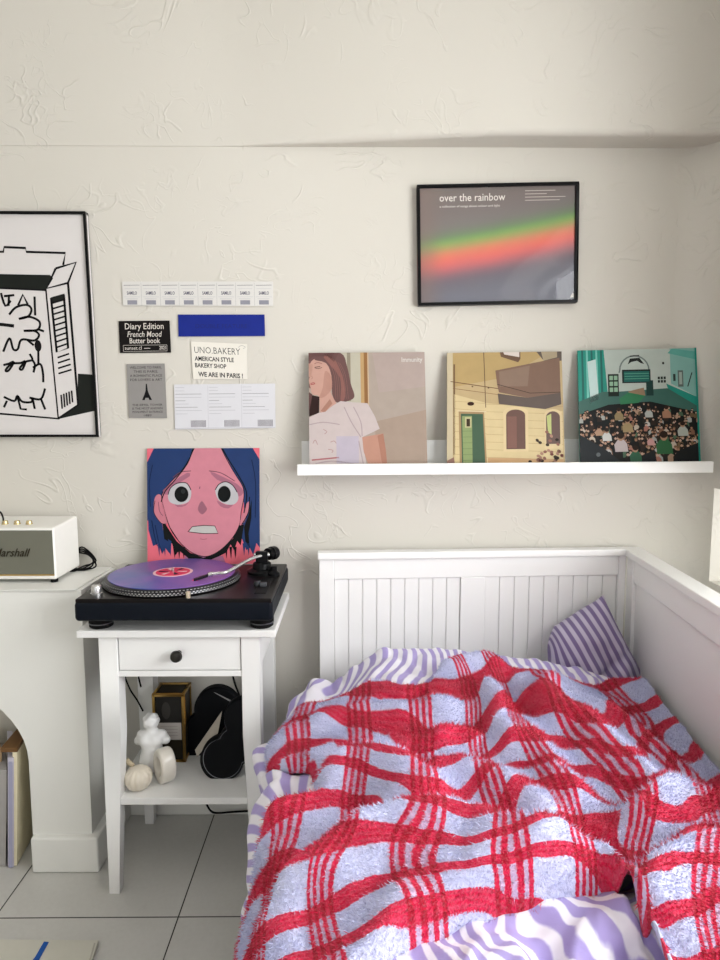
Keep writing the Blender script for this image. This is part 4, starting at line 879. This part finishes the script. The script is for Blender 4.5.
def beads(org, dr, nr, u0, u1, z0, z1, d0, pitch, name, par):
    mb = MB(); n = max(1, round((u1-u0)/pitch)); p_ = (u1-u0)/n; gw = .0022
    for i in range(n):
        a, b = u0+i*p_+gw/2, u0+(i+1)*p_-gw/2
        f_ = lambda z, d_: [org+dr*a+nr*d_+Vector((0, 0, z)), org+dr*b+nr*d_+Vector((0, 0, z)), org+dr*b+nr*(d0+.010)+Vector((0, 0, z)), org+dr*a+nr*(d0+.010)+Vector((0, 0, z))]
        mb.hexa(f_(z0, d0), f_(z1, d0), WHITE)
    f_ = lambda z: [org+dr*u0+nr*(d0+.004)+Vector((0, 0, z)), org+dr*u1+nr*(d0+.004)+Vector((0, 0, z)), org+dr*u1+nr*(d0+.012)+Vector((0, 0, z)), org+dr*u0+nr*(d0+.012)+Vector((0, 0, z))]
    mb.hexa(f_(z0), f_(z1), WHITE); mb.build(name, par, bevel=.0012)
beads(HB0, hd, hn, .042, .40, .36, BZ-.078, .010, .041, 'beadboard_panel', bed)
beads(HB0, hd, hn, .47, HL-.02, .36, BZ-.078, .010, .041, 'beadboard_panel', bed)
# long side panel at right
SP0 = Vector((.774, 1.79, 0)); SP1 = Vector((.774-.083*2.0, -.21, 0)); sd = (SP1-SP0).normalized(); sn = Vector((-sd.y, sd.x, 0)); SL = (SP1-SP0).length
if sn.x < 0: sn = -sn
def sb(u0, u1, d0, d1, z0, z1, m=WHITE):
    mb = MB(); f_ = lambda z: [SP0+sd*u0+sn*d0+Vector((0, 0, z)), SP0+sd*u1+sn*d0+Vector((0, 0, z)), SP0+sd*u1+sn*d1+Vector((0, 0, z)), SP0+sd*u0+sn*d1+Vector((0, 0, z))]
    mb.hexa(f_(z0), f_(z1), m); return mb
sb(-.03, SL, -.004, .046, BZ-.020, BZ+.0005).build('side_cap', bed, bevel=.003)
sb(-.0, .05, .004, .034, 0, BZ-.020).build('post', bed, bevel=.002)
sb(SL-.05, SL, .004, .034, 0, BZ-.020).build('post', bed, bevel=.002)
sb(.05, SL-.05, .006, .028, BZ-.085, BZ-.020).build('side_top_rail', bed, bevel=.003)
sb(.05, SL-.05, .014, .026, .22, BZ-.085).build('side_panel', bed)
sb(.05, SL-.05, .006, .028, .10, .36).build('side_bottom_rail', bed, bevel=.003)
mb = MB(); mb.box(-.095, -.075, -.2, 1.75, .10, .30, WHITE); mb.build('front_rail', bed, bevel=.003)
mb = MB(); mb.box(-.095, -.045, -.22, -.17, 0, .34, WHITE); mb.build('post', bed, bevel=.002)
mb = MB(); mb.box(-.074, .60, -.2, 1.745, .24, .26, M((200, 176, 140), .6)); mb.build('slat_base', bed)
mb = MB(); mb.hexa([(-.03, -.19, .262), (.600, -.19, .262), (.755, 1.735, .262), (-.05, 1.735, .262)], [(-.03, -.19, .47), (.600, -.19, .47), (.755, 1.735, .47), (-.05, 1.735, .47)], M((226, 224, 226), .9))
tag(mb.build('mattress', bevel=.03, seg=4), 'white mattress mostly hidden under the duvet on the daybed', 'mattress')
#@@CLOTH
# ------------------------------------------------------------------ bedding
RE = .075
def XLf(Y): return np.interp(Y, [.45, .75, 1.1, 1.3, 1.45, 1.6], [-.045, -.060, -.105, -.112, -.085, -.060])
#                      # left bed edge and roll-over radius
def Xr(Y): return .774-.083*(1.79-Y)-.012
def smooth(x, a, b):
    t = np.clip((x-a)/(b-a), 0, 1); return t*t*(3-2*t)
PLANE = .60
def W2(pts, z=PLANE): return np.array([[*(atz(x, y, z).xy)] for x, y in pts])
def dist_poly(X, Y, P):
    best = np.full(X.shape, 1e9); sg = np.ones(X.shape); fr = np.zeros(X.shape)
    n = len(P)-1
    for i in range(n):
        a = P[i]; b = P[i+1]; d = b-a; L2 = d@d+1e-12
        t = np.clip(((X-a[0])*d[0]+(Y-a[1])*d[1])/L2, 0, 1)
        dx = X-(a[0]+t*d[0]); dy = Y-(a[1]+t*d[1]); dd = np.hypot(dx, dy)
        m = dd < best; best = np.where(m, dd, best); sg = np.where(m, (d[0]*dy-d[1]*dx)/math.sqrt(L2)/(dd+1e-4), sg); fr = np.where(m, (i+t)/n, fr)
    return best, sg, fr
# ridge lines of the crumpled bedding: points, height, width behind (left of travel), width in front, taper
RID = [
 ([(268, 800), (290, 786), (312, 769), (350, 756), (385, 766), (420, 790), (455, 806)], .045, .030, .060),
 ([(285, 872), (307, 852), (345, 838), (385, 830), (425, 830), (470, 838), (530, 856), (600, 880)], .060, .022, .070),
 ([(300, 700), (340, 700), (375, 705), (410, 712), (470, 715)], .022, .030, .030),
 ([(300, 738), (335, 734), (370, 736), (420, 740), (460, 745)], .016, .022, .028),
 ([(420, 768), (460, 770), (495, 782), (530, 806), (560, 830)], .026, .022, .035),
 ([(440, 676), (462, 668), (490, 664), (500, 674)], .022, .026, .030),
 ([(484, 690), (500, 712), (496, 735), (520, 760)], .030, .020, .022),
 ([(560, 682), (545, 704), (565, 725), (592, 738), (612, 762), (640, 790), (660, 812)], .042, .024, .040),
 ([(520, 735), (545, 762), (560, 790), (590, 812)], .028, .020, .026),
 ([(625, 842), (655, 824), (690, 808), (740, 796)], .042, .024, .045),
 ([(600, 690), (640, 715), (670, 742), (710, 775)], .022, .026, .026),
 ([(640, 935), (665, 905), (700, 880), (750, 862)], .045, .030, .045),
 ([(430, 745), (462, 738), (484, 746)], .020, .018, .018),
 ([(515, 850), (560, 848), (600, 852), (625, 858)], -.020, .020, .020),
 ([(300, 845), (345, 824), (400, 818), (460, 822), (520, 838)], -.028, .018, .018),
 ([(305, 752), (340, 746), (380, 752)], -.018, .014, .014),
 ([(380, 692), (400, 698), (430, 690)], -.016, .012, .012),
 ([(504, 670), (512, 700), (540, 725)], -.018, .016, .016),
]
RID = [(W2(p), h*1.2, a*1.15, b*1.15) for p, h, a, b in RID]
def fold(X, Y):
    D = np.zeros(X.shape)
    for P, h, wa, wb in RID:
        d, sg, fr = dist_poly(X, Y, P)
        w = (wa+wb)/2+(wa-wb)/2*sg; tp = smooth(fr, 0, .12)*(1-smooth(fr, .88, 1)); tp = .35+.65*tp
        D += h*tp*np.exp(-(d/w)**2)
    for _ in range(5):
        D[1:-1, 1:-1] = .5*D[1:-1, 1:-1]+.125*(D[:-2, 1:-1]+D[2:, 1:-1]+D[1:-1, :-2]+D[1:-1, 2:])
    return D
def nz(X, Y, sc, seed=0, oct_=2):
    out = np.empty(X.shape); f = out.ravel(); xs = X.ravel(); ys = Y.ravel()
    for i in range(len(xs)): f[i] = noise.fractal((xs[i]*sc+seed, ys[i]*sc-seed*.7, seed*1.3), 1.0, 2.0, oct_)
    return f.reshape(X.shape)
def base(X, Y):
    b = .525+.065*smooth(X, -.13, .10)
    b = b-.075*smooth(X, .42, .74)
    b = b+.012*np.sin(X*9+Y*4)*smooth(X, -.1, .1)
    b = b-.05*smooth(Y, 1.64, 1.74)
    b = b-.035*smooth(Y, 1.38, 1.56)*(1-smooth(X, -.12, .08))
    return b
def surf(Pc, Y, D):
    """Pc: distance across the bed from its left edge (negative = hanging side); returns xyz with offset D along the normal"""
    top = Pc >= 0
    XL = XLf(Y); Xt = XL+Pc; zt = base(Xt, Y); ze = base(XL, Y)
    q = -Pc; ang = np.clip(q/RE, 0, PI/2); rem = np.maximum(q-RE*PI/2, 0)
    X = np.where(top, Xt, XL-RE*np.sin(ang)-rem*.05)
    Z = np.where(top, zt, ze-RE*(1-np.cos(ang))-rem)
    nx = np.where(top, 0, -np.sin(ang)); nzv = np.where(top, 1, np.cos(ang))
    return X+nx*D, Y, Z+nzv*D
def grid_obj(name, Xa, Ya, Za, U, V, mat, thick, mask=None):
    r, c = Xa.shape; me = bpy.data.meshes.new(name)
    vs = np.stack([Xa, Ya, Za], -1).reshape(-1, 3)
    fs = [(i*c+j, i*c+j+1, (i+1)*c+j+1, (i+1)*c+j) for i in range(r-1) for j in range(c-1) if mask is None or (mask[i, j] and mask[i, j+1] and mask[i+1, j+1] and mask[i+1, j])]
    me.from_pydata(vs.tolist(), [], fs); me.materials.append(mat)
    uvl = me.uv_layers.new(name='UVMap'); li = np.empty(len(me.loops), dtype=np.int32); me.loops.foreach_get('vertex_index', li)
    uv = np.stack([U.ravel()[li], V.ravel()[li]], -1).astype(np.float32); uvl.data.foreach_set('uv', uv.ravel())
    if mask is not None:
        bm = bmesh.new(); bm.from_mesh(me); bmesh.ops.delete(bm, geom=[v for v in bm.verts if not v.link_faces], context='VERTS')
        for _ in range(6):
            new = []
            for v in bm.verts:
                if v.is_boundary:
                    nb = [e.other_vert(v).co for e in v.link_edges if e.is_boundary]
                    new.append((v, v.co*.5+sum(nb, Vector())/len(nb)*.5))
            for v, c_ in new: v.co = c_
        bm.to_mesh(me); bm.free()
    for p in me.polygons: p.use_smooth = True
    o = bpy.data.objects.new(name, me); COL.objects.link(o); me.update()
    if sum(p.normal.z for p in me.polygons) < 0: me.flip_normals()
    s = o.modifiers.new('thickness', 'SOLIDIFY'); s.thickness = thick; s.offset = -1
    return o
# --- blanket outline
back = np.array([[*atz(x, y, z).xy] for x, y, z in [(276, 716, .53), (296, 690, .55), (320, 683, .57), (345, 680, .585), (372, 675, .59), (400, 683, .60), (430, 683, .60), (442, 666, .60), (462, 660, .61), (480, 654, .62), (495, 652, .62), (508, 660, .61), (540, 665, .60), (580, 668, .59), (612, 662, .57), (640, 668, .55), (665, 690, .52)]])
back = back[np.argsort(back[:, 0])]
def Yback(X): return np.interp(X, back[:, 0], back[:, 1])
hem = W2([(330, 962), (380, 942), (400, 930), (440, 918), (500, 906), (560, 901), (605, 895), (622, 902)], .60)
def Yfront(X):
    y = np.interp(X, hem[:, 0], hem[:, 1]); y = np.where(X < hem[0, 0], hem[0, 1]-(hem[0, 0]-X)*.9, y)
    xr_ = hem[-1, 0]; return np.maximum(.36, y-smooth(X, xr_-.005, xr_+.035)*.5)
def Pl(Y): return -.095-.33*(1-smooth(Y, .84, .95))+.12*smooth(Y, .94, 1.02)*(1-smooth(Y, 1.12, 1.22))
ST = .0042
Pc, Yg = np.meshgrid(np.arange(-.44, .90, ST), np.arange(.36, 1.66, ST)); XL = XLf(Yg)
def disp(Xe, Y):
    D = fold(Xe, Y)
    return D
Xe = XL+Pc
hg = smooth(-Pc, .02, .12)                    # how far over the side
Dn = disp(Xe, Yg)*(1-.75*hg)+.010*nz(Xe, Yg, 7, 3)+.004*nz(Xe, Yg, 22, 9)+.010*hg*np.sin(Yg*26+Pc*6)
hemd = Yg-Yfront(Xe)
inh = smooth(Xe, hem[0, 0], hem[0, 0]+.1)*(1-smooth(Xe, hem[-1, 0], hem[-1, 0]+.05))
Dn += .024*inh*np.exp(-((hemd-.045)/.045)**2)
edge = np.minimum(np.minimum(hemd, Yback(Xe)-Yg), np.minimum(Xr(Yg)-Xe, (Pc-Pl(Yg))))
ed2 = np.minimum(hemd, Yback(Xe)-Yg)
Dn += .010-.022*np.exp(-(np.maximum(ed2, 0)/.011)**2)-.026*inh*np.exp(-(np.maximum(hemd, 0)/.016)**2)-.030*np.exp(-(np.maximum(Pc-Pl(Yg), 0)/.016)**2)
MASK = edge > 0
Xs, Ys, Zs = surf(Pc, Yg, Dn)
Ys = Ys+.010*nz(Xe, Yg, 9, 21)*smooth(edge, .0, .05)
PCN, YGN = Pc.copy(), Yg.copy()
#@@UVTABLE
UPTS = [(-0.018, 1.381, 0), (-0.003, 1.246, 0), (-0.002, 1.173, 0), (-0.008, 0.977, 0), (-0.026, 0.912, 0), (-0.043, 0.847, 0), (-0.043, 0.778, 0), (-0.056, 0.748, 0), (0.113, 1.349, 1), (0.119, 1.256, 1), (0.108, 1.063, 1), (0.096, 1.019, 1), (0.085, 0.989, 1), (0.063, 0.83, 1), (0.022, 0.806, 1), (0.009, 0.791, 1), (0.015, 0.74, 1), (0.025, 0.711, 1), (0.24, 1.343, 2), (0.239, 1.222, 2), (0.238, 1.186, 2), (0.225, 1.088, 2), (0.192, 0.934, 2), (0.179, 0.841, 2), (0.171, 0.824, 2), (0.128, 0.819, 2), (0.132, 0.784, 2), (0.147, 0.729, 2), (0.157, 0.724, 2), (0.342, 1.418, 3), (0.354, 1.264, 3), (0.329, 1.107, 3), (0.306, 0.992, 3), (0.305, 0.938, 3), (0.268, 0.777, 3), (0.247, 0.764, 3), (0.258, 0.751, 3), (0.272, 0.746, 3), (0.397, 1.469, 4), (0.423, 1.395, 4), (0.422, 1.219, 4), (0.404, 1.108, 4), (0.411, 1.034, 4), (0.402, 0.946, 4), (0.404, 0.908, 4), (0.356, 0.786, 4), (0.357, 0.763, 4), (0.367, 0.755, 4), (0.52, 1.295, 5), (0.505, 1.162, 5), (0.514, 1.125, 5), (0.512, 1.067, 5), (0.512, 1.017, 5), (0.512, 0.975, 5), (0.512, 0.921, 5), (0.478, 0.841, 5), (0.45, 0.814, 5), (0.392, 0.723, 5), (0.713, 1.428, 6), (0.73, 1.34, 6), (0.683, 1.173, 6), (0.682, 1.078, 6), (0.621, 0.93, 6), (0.529, 0.773, 6), (0.499, 0.732, 6), (0.478, 0.699, 6)]
VPTS = [(0.137, 1.383, 0), (0.204, 1.337, 0), (0.261, 1.342, 0), (0.35, 1.28, 0), (0.406, 1.412, 0), (0.457, 1.455, 0), (-0.037, 1.343, 1), (-0.001, 1.34, 1), (0.094, 1.268, 1), (0.159, 1.231, 1), (0.211, 1.202, 1), (0.274, 1.112, 1), (0.322, 1.117, 1), (0.373, 1.2, 1), (0.46, 1.275, 1), (0.484, 1.199, 1), (0.516, 1.129, 1), (0.536, 1.078, 1), (0.655, 1.256, 1), (0.768, 1.43, 1), (-0.059, 1.197, 2), (-0.026, 1.196, 2), (-0.006, 1.235, 2), (0.032, 1.224, 2), (0.083, 1.076, 2), (0.129, 1.043, 2), (0.167, 1.013, 2), (0.242, 1.034, 2), (0.272, 1.026, 2), (0.373, 1.084, 2), (0.425, 1.057, 2), (0.484, 1.113, 2), (0.51, 1.061, 2), (0.51, 1.015, 2), (0.524, 0.983, 2), (0.655, 1.154, 2), (0.775, 1.332, 2), (0.028, 1.133, 3), (0.063, 1.046, 3), (0.1, 1.042, 3), (0.142, 0.984, 3), (0.175, 0.942, 3), (0.217, 0.942, 3), (0.281, 0.983, 3), (0.314, 1.001, 3), (0.368, 1.039, 3), (0.436, 1.001, 3), (0.488, 1.015, 3), (0.499, 0.98, 3), (0.512, 0.938, 3), (0.516, 0.889, 3), (0.647, 1.053, 3), (0.785, 1.21, 3), (-0.017, 0.954, 4), (0.0, 0.969, 4), (0.066, 0.99, 4), (0.116, 0.963, 4), (0.167, 0.862, 4), (0.206, 0.848, 4), (0.236, 0.834, 4), (0.331, 0.946, 4), (0.382, 0.961, 4), (0.417, 0.934, 4), (0.458, 0.923, 4), (0.474, 0.847, 4), (0.562, 0.877, 4), (0.627, 0.911, 4), (-0.035, 0.891, 5), (-0.015, 0.891, 5), (0.003, 0.823, 5), (0.047, 0.818, 5), (0.093, 0.821, 5), (0.14, 0.826, 5), (0.188, 0.812, 5), (0.228, 0.785, 5), (0.278, 0.788, 5), (0.309, 0.79, 5), (0.394, 0.887, 5), (0.424, 0.878, 5), (0.456, 0.883, 5), (0.47, 0.872, 5), (-0.055, 0.749, 6), (-0.016, 0.746, 6), (0.033, 0.761, 6), (0.086, 0.77, 6), (0.129, 0.765, 6), (0.18, 0.766, 6), (0.222, 0.767, 6), (0.261, 0.758, 6), (0.301, 0.755, 6), (0.349, 0.762, 6), (0.386, 0.758, 6), (0.393, 0.725, 6), (0.428, 0.712, 6), (0.477, 0.731, 6), (0.508, 0.741, 6), (-0.005, 0.698, 7), (0.04, 0.707, 7), (0.079, 0.71, 7), (0.112, 0.715, 7), (0.172, 0.733, 7), (0.207, 0.74, 7), (0.24, 0.744, 7), (0.293, 0.746, 7), (0.343, 0.751, 7), (0.405, 0.673, 7), (0.445, 0.686, 7), (0.491, 0.712, 7)]
U = PCN/.16; V = -YGN/.12
if 'UPTS' in globals():
    def rbf(pts, lam):
        pts = np.array(pts, float); n = len(pts); P_ = pts[:, :2]
        def ph(d): return d**2*np.log(d+1e-9)
        K_ = ph(np.hypot(P_[:, None, 0]-P_[None, :, 0], P_[:, None, 1]-P_[None, :, 1]))+lam*np.eye(n)
        Q = np.c_[np.ones(n), P_]; A_ = np.block([[K_, Q], [Q.T, np.zeros((3, 3))]]); w_ = np.linalg.solve(A_, np.r_[pts[:, 2], 0, 0, 0])
        def f(X, Y):
            sh = X.shape; X = X.ravel(); Y = Y.ravel(); out = w_[n]+w_[n+1]*X+w_[n+2]*Y
            for i in range(n): out = out+w_[i]*ph(np.hypot(X-P_[i, 0], Y-P_[i, 1]))
            return out.reshape(sh)
        return f
    U = rbf(UPTS, 1.5e-3)(PCN, YGN); V = rbf(VPTS, 1e-3)(PCN, YGN)
# --- plaid fleece
g = N('plaid_fleece'); uvn = g.uv(); ob = g.obj()
fz = g.noise(ob, 420, 2, .6, 0, True); sv = g.new('ShaderNodeVectorMath', operation='SUBTRACT'); g.l.new(fz, sv.inputs[0]); sv.inputs[1].default_value = (.5, .5, .5)
sc = g.new('ShaderNodeVectorMath', operation='MULTIPLY_ADD'); g.l.new(sv.outputs[0], sc.inputs[0]); sc.inputs[1].default_value = (.05, .09, 0); g.l.new(uvn, sc.inputs[2])
u, v, _ = g.xyz(sc.outputs[0])
def cen(x): return g.math('SUBTRACT', g.math('FRACT', g.math('ADD', x, .5)), .5)
cu = cen(u); cv = cen(v); au = g.math('ABSOLUTE', cu); av = g.math('ABSOLUTE', cv)
inU = g.math('SUBTRACT', 1.0, g.sm(au, .185, .200)); inV = g.math('SUBTRACT', 1.0, g.sm(av, .165, .195))
st = g.math('ABSOLUTE', cen(g.math('DIVIDE', cu, .107))); st = g.sm(st, .16, .28)            # 4 stripes across the group
stv = g.sm(g.math('ABSOLUTE', cen(g.math('DIVIDE', cv, .105))), .12, .40)
mU = g.math('MULTIPLY', inU, st); mV = g.math('MULTIPLY', inV, g.math('ADD', .95, g.math('MULTIPLY', stv, .05)))
lightc = g.mix(g.noise(ob, 14, 3), lin((200, 204, 242)), lin((226, 228, 252)))
red = lin((222, 16, 72)); deep = lin((188, 2, 46))
c_ = g.mix(g.math('MULTIPLY', inU, .35), lightc, lin((222, 130, 164)))
c_ = g.mix(mV, c_, red); c_ = g.mix(mU, c_, red); c_ = g.mix(g.math('MULTIPLY', mU, mV), c_, deep)
pile = g.noise(ob, 260, 3, .65)
c_ = g.mix(g.math('MULTIPLY', g.sm(pile, .45, .7), .08), c_, lin((236, 226, 236)))
g.set(Base_Color=c_, Roughness=.95, Sheen_Weight=.12); g.b.inputs['Sheen Roughness'].default_value = .5
g.bump(g.math('ADD', pile, g.math('MULTIPLY', g.noise(ob, 70, 2), 1.0)), .9, .004)
bl = grid_obj('plaid_blanket', Xs, Ys, Zs, U, V, g.m, .003, MASK)
tag(bl, 'fluffy red and pale blue plaid blanket rumpled over the daybed', 'blanket')
# pile of the fleece: short strands standing on the blanket
me = bl.data; me.update(); rg = np.random.default_rng(4); nP = len(me.polygons)
ctr = np.empty(nP*3); me.polygons.foreach_get('center', ctr); ctr = ctr.reshape(-1, 3); nrm_ = np.empty(nP*3); me.polygons.foreach_get('normal', nrm_); nrm_ = nrm_.reshape(-1, 3)
if nrm_[:, 2].sum() < 0: nrm_ = -nrm_
ls = np.empty(nP, dtype=np.int32); me.polygons.foreach_get('loop_start', ls); uva = np.empty(len(me.loops)*2); me.uv_layers[0].data.foreach_get('uv', uva); uva = uva.reshape(-1, 2)
uv0 = (uva[ls]+uva[ls+2])/2; du1 = uva[ls+1]-uva[ls]; du2 = uva[ls+3]-uva[ls]
vco = np.empty(len(me.vertices)*3); me.vertices.foreach_get('co', vco); vco = vco.reshape(-1, 3); lv = np.empty(len(me.loops), dtype=np.int32); me.loops.foreach_get('vertex_index', lv)
e1_ = vco[lv[ls+1]]-vco[lv[ls]]; e2_ = vco[lv[ls+3]]-vco[lv[ls]]
KP = 3; idx = np.repeat(np.arange(nP), KP); nS = len(idx); r1_ = rg.random((nS, 1))-.5; r2_ = rg.random((nS, 1))-.5
root = ctr[idx]+e1_[idx]*r1_+e2_[idx]*r2_; suv = uv0[idx]+du1[idx]*r1_+du2[idx]*r2_
flow = np.stack([np.sin(root[:, 0]*9+root[:, 1]*5)*.5-.3, -.7+.4*np.sin(root[:, 1]*8), np.zeros(nS)], 1)
dr_ = nrm_[idx]*.75+flow*.8+rg.normal(0, .35, (nS, 3)); dr_ /= np.linalg.norm(dr_, axis=1, keepdims=True); ln = .0045+.0055*rg.random((nS, 1))
sd_ = np.cross(dr_, rg.normal(0, 1, (nS, 3))); sd_ /= np.linalg.norm(sd_, axis=1, keepdims=True); wd_ = .00075
vt = np.stack([root-sd_*wd_-nrm_[idx]*.0005, root+sd_*wd_-nrm_[idx]*.0005, root+dr_*ln], 1).reshape(-1, 3)
pm = bpy.data.meshes.new('fleece_pile'); pm.vertices.add(nS*3); pm.vertices.foreach_set('co', vt.ravel()); pm.loops.add(nS*3); pm.loops.foreach_set('vertex_index', np.arange(nS*3, dtype=np.int32))
pm.polygons.add(nS); pm.polygons.foreach_set('loop_start', np.arange(nS, dtype=np.int32)*3); pm.update(calc_edges=True); pm.validate()
ul = pm.uv_layers.new(name='UVMap'); ul.data.foreach_set('uv', np.repeat(suv, 3, axis=0).astype(np.float32).ravel()); pm.materials.append(g.m)
po = bpy.data.objects.new('fleece_pile', pm); COL.objects.link(po); po.parent = bl; po['kind'] = 'stuff'
# --- striped duvet
def stripe_mat(name, c1, c2, soft=.06):
    g = N(name); u, v, _ = g.xyz(g.uv()); ob = g.obj()
    f = g.math('ABSOLUTE', g.math('SUBTRACT', g.math('FRACT', u), .5))
    s_ = g.sm(f, .25-soft, .25+soft)
    c_ = g.mix(s_, lin(c1), lin(c2)); g.set(Base_Color=c_, Roughness=.8, Sheen_Weight=.15)
    g.bump(g.noise(ob, 45, 4, .6), .35, .004); return g.m
STR = stripe_mat('striped_cotton', (166, 152, 208), (236, 233, 243))
NR2, NC2 = 230, 230
a = np.linspace(0, 1, NC2)[None, :].repeat(NR2, 0); b = np.linspace(0, 1, NR2)[:, None].repeat(NC2, 1)
Yg = .30+b*(1.70-.30); XL = XLf(Yg); P0 = -.40+.05*np.sin(Yg*11); P1 = Xr(Yg)-XL-.004; Pc = P0+(P1-P0)*a; Xe = XL+Pc
hg = smooth(-Pc, .02, .12)
covered = smooth(Yback(XL+np.maximum(Pc, -.04))-Yg, .0, .05)*smooth(Yg-Yfront(Xe), .0, .03)*smooth(Pc-Pl(Yg), .0, .03)
Dd = disp(Xe, Yg)*(1-.75*hg)+.010*nz(Xe, Yg, 7, 3)-.020*1.0+.010*hg*np.sin(Yg*26+Pc*6)
Dd = np.where(covered > .5, Dd-.012, Dd)
front = (1-covered)*smooth(.95-Yg, 0, .05); rear = (1-covered)*smooth(Yg, 1.2, 1.3)
Dd += front*(.25+.75*smooth(Yfront(Xe)-Yg, .0, .09))*(.05*(1-2*np.abs(nz(Xe, Yg, 8, 31, 1)))+.030*(1-2.2*np.abs(nz(Xe+.3*Yg, Yg*1.4, 12, 5, 1)))+.012*(1-2.5*np.abs(nz(Xe-.4*Yg, Yg, 26, 15, 1)))-.020+.005)
Dd += rear*(.018*np.abs(nz(Xe, Yg*.6, 16, 12, 2))+.008)
Dd += smooth(-Pc, .0, .05)*(1-covered)*(.022+.018*nz(Xe, Yg, 11, 2))
Xd, Yd, Zd = surf(Pc, Yg, Dd)
Zd = np.where(Yg > 1.62, Zd-.9*(Yg-1.62), Zd)
bendp = Pc+.03*nz(Xe, Yg, 5, 44)
ph = np.where(Yg < .93, (Pc*1.0+Yg*.45+.085*nz(Xe, Yg, 6, 8)+.02*nz(Xe, Yg, 19, 5))/.028, bendp/.027)
ph = ph+16*(Yg-1.05)*smooth(-Pc, -.04, .14)
du = grid_obj('striped_duvet', Xd, Yd, Zd, ph, Yg, STR, .003)
tag(du, 'lavender and white striped duvet showing around the plaid blanket', 'duvet')
# --- pillow in the corner
e1 = Vector((-.856, 0, -.517)); e2 = Vector((.461, 0, -.887)); tip = at(606, 597, 1.70)
n = 44; S1, S2 = .228, .27; vs = []; uvp = []
nrm = Vector((0, -1, 0))
for side in (1, -1):
    for i in range(n+1):
        for j in range(n+1):
            a_, b_ = i/n, j/n; ca, cb_ = a_*2-1, b_*2-1
            fill = (max(0, 1-abs(ca)**2.6)*max(0, 1-abs(cb_)**2.6))**.55
            pin = 1-.03*(1-abs(ca)**2)*abs(cb_)**3; pin2 = 1-.05*(1-abs(cb_)**2)*abs(ca)**3
            s1 = (.5+ca*.5*pin2)*S1; s2 = (.5+cb_*.5*pin)*S2
            w_ = .030*noise.noise((a_*4, b_*4, side*3.0))-.022*math.exp(-((b_-.52-.15*a_)/.07)**2)
            rc = max(0, s1-.7*S1)*max(0, .30*S2-s2)*5.0; p = tip+e1*(s1-rc)+e2*(s2+rc*1.3)+nrm*(side*.075*fill+w_*fill-.02)+Vector((0, -.30*((s1+s2)*.6), 0))*.55
            vs.append(p); uvp.append((s1/.0215, s2))
k = (n+1)**2; fs = []
for sidx in (0, 1):
    for i in range(n):
        for j in range(n):
            q = [sidx*k+i*(n+1)+j, sidx*k+(i+1)*(n+1)+j, sidx*k+(i+1)*(n+1)+j+1, sidx*k+i*(n+1)+j+1]; fs.append(q if sidx == 0 else q[::-1])
me = bpy.data.meshes.new('pillow'); me.from_pydata([tuple(v) for v in vs], [], fs); me.materials.append(stripe_mat('pillow_stripe', (118, 102, 146), (192, 184, 206)))
ul = me.uv_layers.new(name='UVMap')
for lp in me.loops: ul.data[lp.index].uv = uvp[lp.vertex_index]
bm = bmesh.new(); bm.from_mesh(me); bmesh.ops.remove_doubles(bm, verts=bm.verts, dist=.0004); bmesh.ops.recalc_face_normals(bm, faces=bm.faces); bm.to_mesh(me); bm.free()
for p in me.polygons: p.use_smooth = True
o = bpy.data.objects.new('pillow', me); COL.objects.link(o); tag(o, 'lavender striped pillow tucked into the far corner of the daybed', 'pillow')
# ------------------------------------------------------------------ light
def area(name, loc, rot, sx, sy, power, col=(1, 1, 1)):
    l = bpy.data.lights.new(name, 'AREA'); l.shape = 'RECTANGLE'; l.size = sx; l.size_y = sy; l.energy = power; l.color = col
    o = bpy.data.objects.new(name, l); COL.objects.link(o); o.location = loc; o.rotation_euler = rot; return o
area('daylight_side_window', (RX+TH+.06, (WY0+WYG)/2, (WZ0+WZ1)/2), (0, PI/2, 0), WZ1-WZ0, WYG-WY0, 98, (.98, .99, 1.0))
area('daylight_low_side_window', (RX+TH+.06, (WY1+WYG)/2, (WZ0+ZL2)/2), (0, PI/2, 0), ZL2-WZ0, WY1-WYG, 4.5, (.98, .99, 1.0))
area('rear_fill_light', ((RWX0+RWX1)/2, -2.5, (RWZ0+RWZ1)/2), (PI/2, 0, 0), RWX1-RWX0, RWZ1-RWZ0, 15, (.99, .99, 1.0))  # soft fill added behind the camera to lift front-facing surfaces
w = bpy.data.worlds.new('world'); SC.world = w; w.use_nodes = True
bg = w.node_tree.nodes['Background']; bg.inputs[0].default_value = (.9, .95, 1, 1); bg.inputs[1].default_value = 1.0
vs_ = SC.view_settings; vs_.view_transform = 'Standard'; vs_.look = 'None'; vs_.gamma = 1; vs_.use_curve_mapping = False; vs_.exposure = -0.30
for o in list(bpy.data.objects):
    if '_o' in o: del o['_o']
